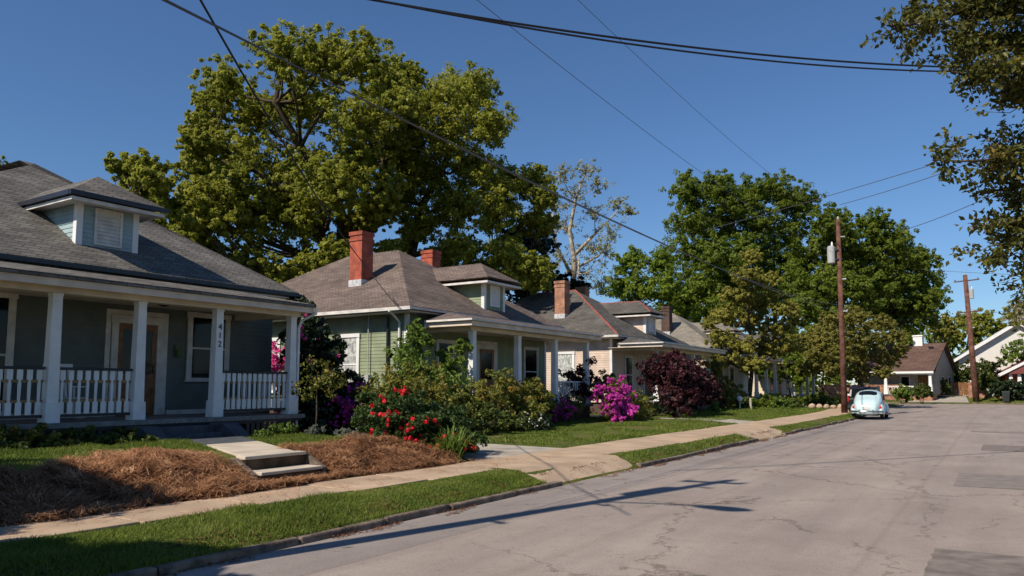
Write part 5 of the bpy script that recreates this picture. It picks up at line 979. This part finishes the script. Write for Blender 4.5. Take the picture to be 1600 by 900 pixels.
wire('faint line along the street ending on the straight pole, topmost',(-6.6,2.2,9.6),(-7.1,45.2,10.9),.75,.006,'wirel')
A=spot(285,0,7.6); B=spot(588,434,24.6); wire('service wire dropping from the near pole to the tall red chimney roof',tuple(A+(A-B)*.12+Vector((0,0,.5))),tuple(B),.35,.014)
wire('service wire from the tall red chimney roof edge down to the eave',tuple(spot(582,430,24.2)),tuple(spot(622,480,20.6)),.02,.012)
A=Vector((-6.6,2.9,7.35)); 
def thru3(p0,z0,p1,p2,label,r,Zr):
    pass
a=spot(615,0,10.4); c=spot(1450,86,14.6); d=(c-a)
wire('heavy black cable bundle crossing the top of the sky, upper strand',tuple(a-d*.06),tuple(c+d*.35),.30,.018)
a=spot(640,4,10.4); c=spot(1450,90,14.6); d=(c-a)
wire('heavy black cable bundle crossing the top of the sky, lower strand',tuple(a-d*.06),tuple(c+d*.35),.36,.016)
for lb,p1,Z1,p2,Z2 in (('grey wire rising to the right from behind the dark trees, highest of three',(1100,360),60,(1600,203),26),('grey wire rising to the right from the top of the straight pole, middle of three',(1312,320),42,(1600,215),27),('grey wire rising to the right below the other two beside the leaf tips',(1400,363),44,(1560,292),30)):
    a,c=through(p1,Z1,p2,Z2,.0,.5); wire(lb,tuple(a),tuple(c),.25,.016,'wirel')
a,c=through((1440,421),84,(1640,428),80,.0,.5); wire('thin line crossing behind the leaning pole top',tuple(a),tuple(c),.2,.02,'wirel')
a,c=through((1380,500),88,(1640,470),86,.0,.3); wire('faint line above the white gable roof beyond the leaning pole',tuple(a),tuple(c),.6,.02,'wirel')
a,c=through((735,-10),13,(1290,430),50,0,0)
# ---------------------------------------------------------------- pale beetle-shaped car
def beetle():
    root=thing('small_car','pale mint rounded vintage car parked at the kerb, seen from behind','car',(-5.55,41.0,0.0),R(2))
    def add(mb,name,m,parent=root,smooth=False,sub=0):
        me=bpy.data.meshes.new(name); me.from_pydata(mb.v,[],mb.f); me.validate(); me.update(); o=link(name,me,m,parent,smooth)
        if sub: s=o.modifiers.new('s','SUBSURF'); s.levels=sub; s.render_levels=sub
        return o
    # stations: y, centre top z, half width low, belt z, half width at belt, half width of cabin top
    st=[(0.02,.62,.30,.50,.34,.22),(.10,.80,.46,.58,.46,.34),(.35,.98,.60,.78,.58,.42),(.75,1.10,.66,.90,.64,.50),(1.05,1.26,.68,.93,.67,.54),(1.45,1.43,.69,.93,.68,.55),(1.9,1.50,.69,.93,.68,.55),(2.35,1.46,.69,.93,.68,.53),(2.65,1.28,.68,.93,.66,.52),(2.95,1.00,.65,.88,.60,.46),(3.35,.90,.58,.78,.50,.36),(3.75,.74,.44,.62,.38,.26),(4.0,.55,.26,.48,.24,.16)]
    def sec(s):
        y,t,wl,bz,wb,wt=s; h=[(0,.24),(wl*.9,.24),(wl,.34),(wl*1.0,(.34+bz)/2),(wb,bz),((wb*.6+wt*.4),bz+(t-bz)*.45),(wt,bz+(t-bz)*.78),(wt*.55,t-.03*(t-bz+.1)),(0,t)]
        return [(x,y,z) for x,z in h]+[(-x,y,z) for x,z in reversed(h[1:-1])]
    b=MB(); n=16
    for s in st: b.v+=sec(s)
    for i in range(len(st)-1):
        for k in range(n): b.f.append((i*n+k,(i+1)*n+k,(i+1)*n+(k+1)%n,i*n+(k+1)%n))
    b.f.append(tuple(range(n))); b.f.append(tuple((len(st)-1)*n+k for k in range(n-1,-1,-1)))
    body=add(b,'body',M['mint'],root,True,2)
    def interp(y):
        for a,c in zip(st[:-1],st[1:]):
            if a[0]<=y<=c[0]: t=(y-a[0])/(c[0]-a[0]); return [a[i]*(1-t)+c[i]*t for i in range(6)]
    # rear window and windscreen: curved panes following the body
    def pane(y0,y1,wf,name):
        b=MB(); N=9; K=4
        for j in range(K+1):
            y=y0+(y1-y0)*j/K; s=interp(y); c=1-abs(j/K-.5)*.22
            for i in range(N+1):
                u=-1+2*i/N; x=u*s[5]*wf*c; z=s[1]-.030*(abs(u)**2.2)*2.2+.012; b.v.append((x,y-(.012 if y1<1.6 else -.012),z))
        b.f=[(j*(N+1)+i,j*(N+1)+i+1,(j+1)*(N+1)+i+1,(j+1)*(N+1)+i) for j in range(K) for i in range(N)]
        return add(b,name,M['glass'],root,True)
    pane(.98,1.40,.80,'rear_window'); pane(2.46,2.82,.88,'windscreen')
    for s in (-1,1):
        for (ya,yb) in ((1.18,1.62),(1.70,2.42)):
            b=MB(); q=[]
            for y,f in ((ya,.06),(yb,.06),(yb-.05 if yb<2 else yb-.18,.72),(ya+.16 if ya<1.5 else ya,.72)):
                t=interp(y); z=t[3]+(t[1]-t[3])*f; x=(t[4]+(t[5]-t[4])*f*.9)+.018; q.append((s*x,y,z))
            b.prism(q,(s*.006,0,0)); add(b,'side_window',M['glass'])
        for yc,r in ((.78,(.17,.50,.37)),(3.22,(.17,.52,.37))):
            b=MB(); b.ball((s*.62,yc,.40),r,18,12); b.v=[(v[0],v[1],max(v[2],.28)) for v in b.v]; add(b,'fender',M['mint'],root,True)
        b=MB(); b.box(s*.66,s*.80,1.15,2.85,.24,.28); add(b,'running_board',M['black'])
        for yc in (.80,3.22):
            b=MB(); b.tube([(s*.56,yc,.31),(s*.58,yc,.31),(s*.70,yc,.31),(s*.72,yc,.31)],[.28,.31,.31,.28],20); w_=add(b,'wheel',M['tyre'],root,True)
            b=MB(); b.tube([(s*.70,yc,.31),(s*.730,yc,.31),(s*.745,yc,.31)],[.19,.16,.05],16); ob=add(b,'hub_cap',M['chrome'],w_,True)
        b=MB(); b.ball((s*.60,.36,.60),(.065,.05,.11),12,8); add(b,'tail_light',M['taill'],root,True)
        b=MB(); b.ball((s*.62,3.66,.62),(.09,.07,.10),12,8); add(b,'headlight',M['chrome'],root,True)
        MB_=MB(); MB_.box(s*.30-.02,s*.30+.02,-.16,.10,.36,.50); add(MB_,'bumper_guard',M['chrome'])
        b=MB(); b.tube([(s*.2,-.02,.22),(s*.2,.3,.22)],.028,8); add(b,'exhaust_pipe',M['chrome'])
    for y,dy in ((-.13,1),(4.15,-1)):
        b=MB(); b.tube([(-.74,y+.16*dy,.41),(-.60,y+.03*dy,.41),(0,y,.41),(.60,y+.03*dy,.41),(.74,y+.16*dy,.41)],[.04,.045,.045,.045,.04],8); add(b,'bumper',M['chrome'],root,True)
    MB_=MB(); MB_.box(-.16,.16,.0,.02,.50,.62); add(MB_,'licence_plate',M['trim'])
    MB_=MB(); MB_.tube([(-.03,.06,.74),(.03,.06,.74)],.035,8); add(MB_,'plate_lamp',M['chrome'])
    b=MB(); b.box(-.5,.5,.25,3.6,.20,.27); add(b,'floor_pan',M['black'])
beetle()
def wagon():
    root=thing('parked_car','dark car parked ahead of the mint one, almost hidden, red tail lamp showing','car',(-6.55,47.6,0.0),R(4))
    def add(mb,name,m,parent=root,smooth=False):
        me=bpy.data.meshes.new(name); me.from_pydata(mb.v,[],mb.f); me.validate(); me.update(); return link(name,me,m,parent,smooth)
    prof=[(0,.35),(0,.95),(.12,1.02),(.35,1.52),(.6,1.62),(2.4,1.62),(3.1,1.12),(4.2,.98),(4.35,.75),(4.35,.35)]
    b=MB(); n=len(prof); b.v=[(-.86*(.86 if z>1.1 else 1),y,z) for y,z in prof]+[(.86*(.86 if z>1.1 else 1),y,z) for y,z in prof]
    b.f=[tuple(range(n)),tuple(range(2*n-1,n-1,-1))]+[(i,(i+1)%n,(i+1)%n+n,i+n) for i in range(n)]; o=add(b,'body',M['black']); bv=o.modifiers.new('b','BEVEL'); bv.width=.06; bv.segments=3
    b=MB(); b.add([(-.66,.10,1.06),(.66,.10,1.06),(.62,.315,1.5),(-.62,.315,1.5)],[(0,1,2,3)]); add(b,'rear_window',M['glass'])
    for s in (-1,1):
        MB_=MB(); MB_.box(s*.78,s*.87,-.02,.10,.78,1.10); add(MB_,'tail_light',M['taill'])
        MB_=MB(); MB_.box(s*.74,s*.83,-.025,.02,1.12,1.22); add(MB_,'reverse_light',M['white'])
        for yc in (.85,3.5):
            b=MB(); b.tube([(s*.66,yc,.32),(s*.84,yc,.32)],[.32,.32],18); w_=add(b,'wheel',M['tyre']); b=MB(); b.tube([(s*.84,yc,.32),(s*.86,yc,.32)],[.2,.17],14); add(b,'rim',M['chrome'],w_)
    MB_=MB(); MB_.box(-.84,.84,-.10,-.01,.40,.58); add(MB_,'bumper',M['plastic'])
wagon()
# ---------------------------------------------------------------- porch and garden things
def rocker(loc,rz,label):
    r=thing('porch_chair',label,'chair',loc,rz)
    def add(mb,name,m=M['white']): me=bpy.data.meshes.new(name); me.from_pydata(mb.v,[],mb.f); return link(name,me,m,r)
    b=MB()
    for i in range(7): b.box(-.27+i*.08,-.27+i*.08+.06,-.25,.25,.42,.44)
    add(b,'seat'); b=MB()
    for i in range(6): b.prism([(-.25,-.22+i*.08,.45),(-.25,-.17+i*.08,.45),(-.38,-.17+i*.08,1.08),(-.38,-.22+i*.08,1.08)],(-.02,0,0))
    b.box(-.41,-.36,-.28,.28,1.05,1.12); add(b,'backrest')
    for s in (-.27,.27):
        add(MB().box(-.30,.27,s-.03,s+.03,.64,.67),'armrest')
        add(MB().tube([(.24,s,.05),(.24,s,.65)],.022,6),'leg'); add(MB().tube([(-.22,s,.05),(-.24,s,.65)],.022,6),'leg')
        add(MB().tube([(-.5,s,.09),(-.2,s,.03),(.1,s,.025),(.42,s,.08)],.02,6),'rocker')
rocker((-15.75,8.0,.955),R(0),'white slatted rocking chair behind the porch railing')
rocker((-15.75,5.3,.955),R(8),'white slatted rocking chair at the far left end of the porch')
p=thing('potted_fern','green fern in a dark pot on the porch behind the leftmost railing','potted plant',(-15.1,6.25,.955)); MB().tube([(-15.1,6.25,.955),(-15.1,6.25,1.2),(-15.1,6.25,1.24)],[.12,.17,.18],14).build('pot',M['plastic'],p)
f_=straps('tmp','x',(-15.1,6.25,1.2),60,.42,M['fresh'],301,wd=.02); ch=f_.children[0]; me=ch.data; me.transform(Matrix.Translation(Vector(f_.location)-Vector(p.location))); ch.parent=p; bpy.data.objects.remove(f_)
# lamp post and marker post on the far lawn
p=thing('garden_lamp','white globe garden lamp on a short post near the golden tree','lamp',(-12.75,44.5,hz(-12.75,44.5))); x,y,z=p.location
MB().tube([(x,y,z-.02),(x,y,z+.45)],.03,8).build('post',M['white'],p); MB().ball((x,y,z+.62),.17,14,10).build('globe',M['white'],p,smooth=True)
z=hz(-12.2,44.8); tag(MB().box(-12.26,-12.14,44.74,44.86,z-.02,z+.62).taper(-12.2,44.8,z+.62,z+.68,.075,.075,.02,.02).build('marker_post',M['tan'],bevel=.01),'short tan wooden post beside the globe lamp','post')
rg=random.Random(31)
for i in range(9):
    x=-10.6+i*.34; y=51.5+i*.55+rg.uniform(-.1,.1); z=hz(x,y); b=MB(); b.ball((x,y,z+.12),(rg.uniform(.16,.26),rg.uniform(.16,.26),rg.uniform(.12,.2)),9,6); b.v=[(v[0]+rg.uniform(-.02,.02),v[1]+rg.uniform(-.02,.02),v[2]+rg.uniform(-.02,.02)) for v in b.v]
    tag(b.build('edging_stone',M['walk'],smooth=True),'pale stone in the row edging the bed before the dark hedge','stone','pale edging stones')
# refuse bin
p=thing('wheelie_bin','dark wheeled refuse bin by the bushes at the right edge past the crossing','bin',(.55,85.6,.17)); x,y,z=p.location
MB().taper(x,y,z+.08,z+.98,.25,.28,.32,.36).build('body',M['plastic'],p,bevel=.02); MB().box(x-.34,x+.34,y-.38,y+.40,z+.985,z+1.05).build('lid',M['plastic'],p,bevel=.02)
for s in (-.26,.26): MB().tube([(x+s-.03,y+.32,z+.1),(x+s+.03,y+.32,z+.1)],.1,12).build('wheel',M['tyre'],p)
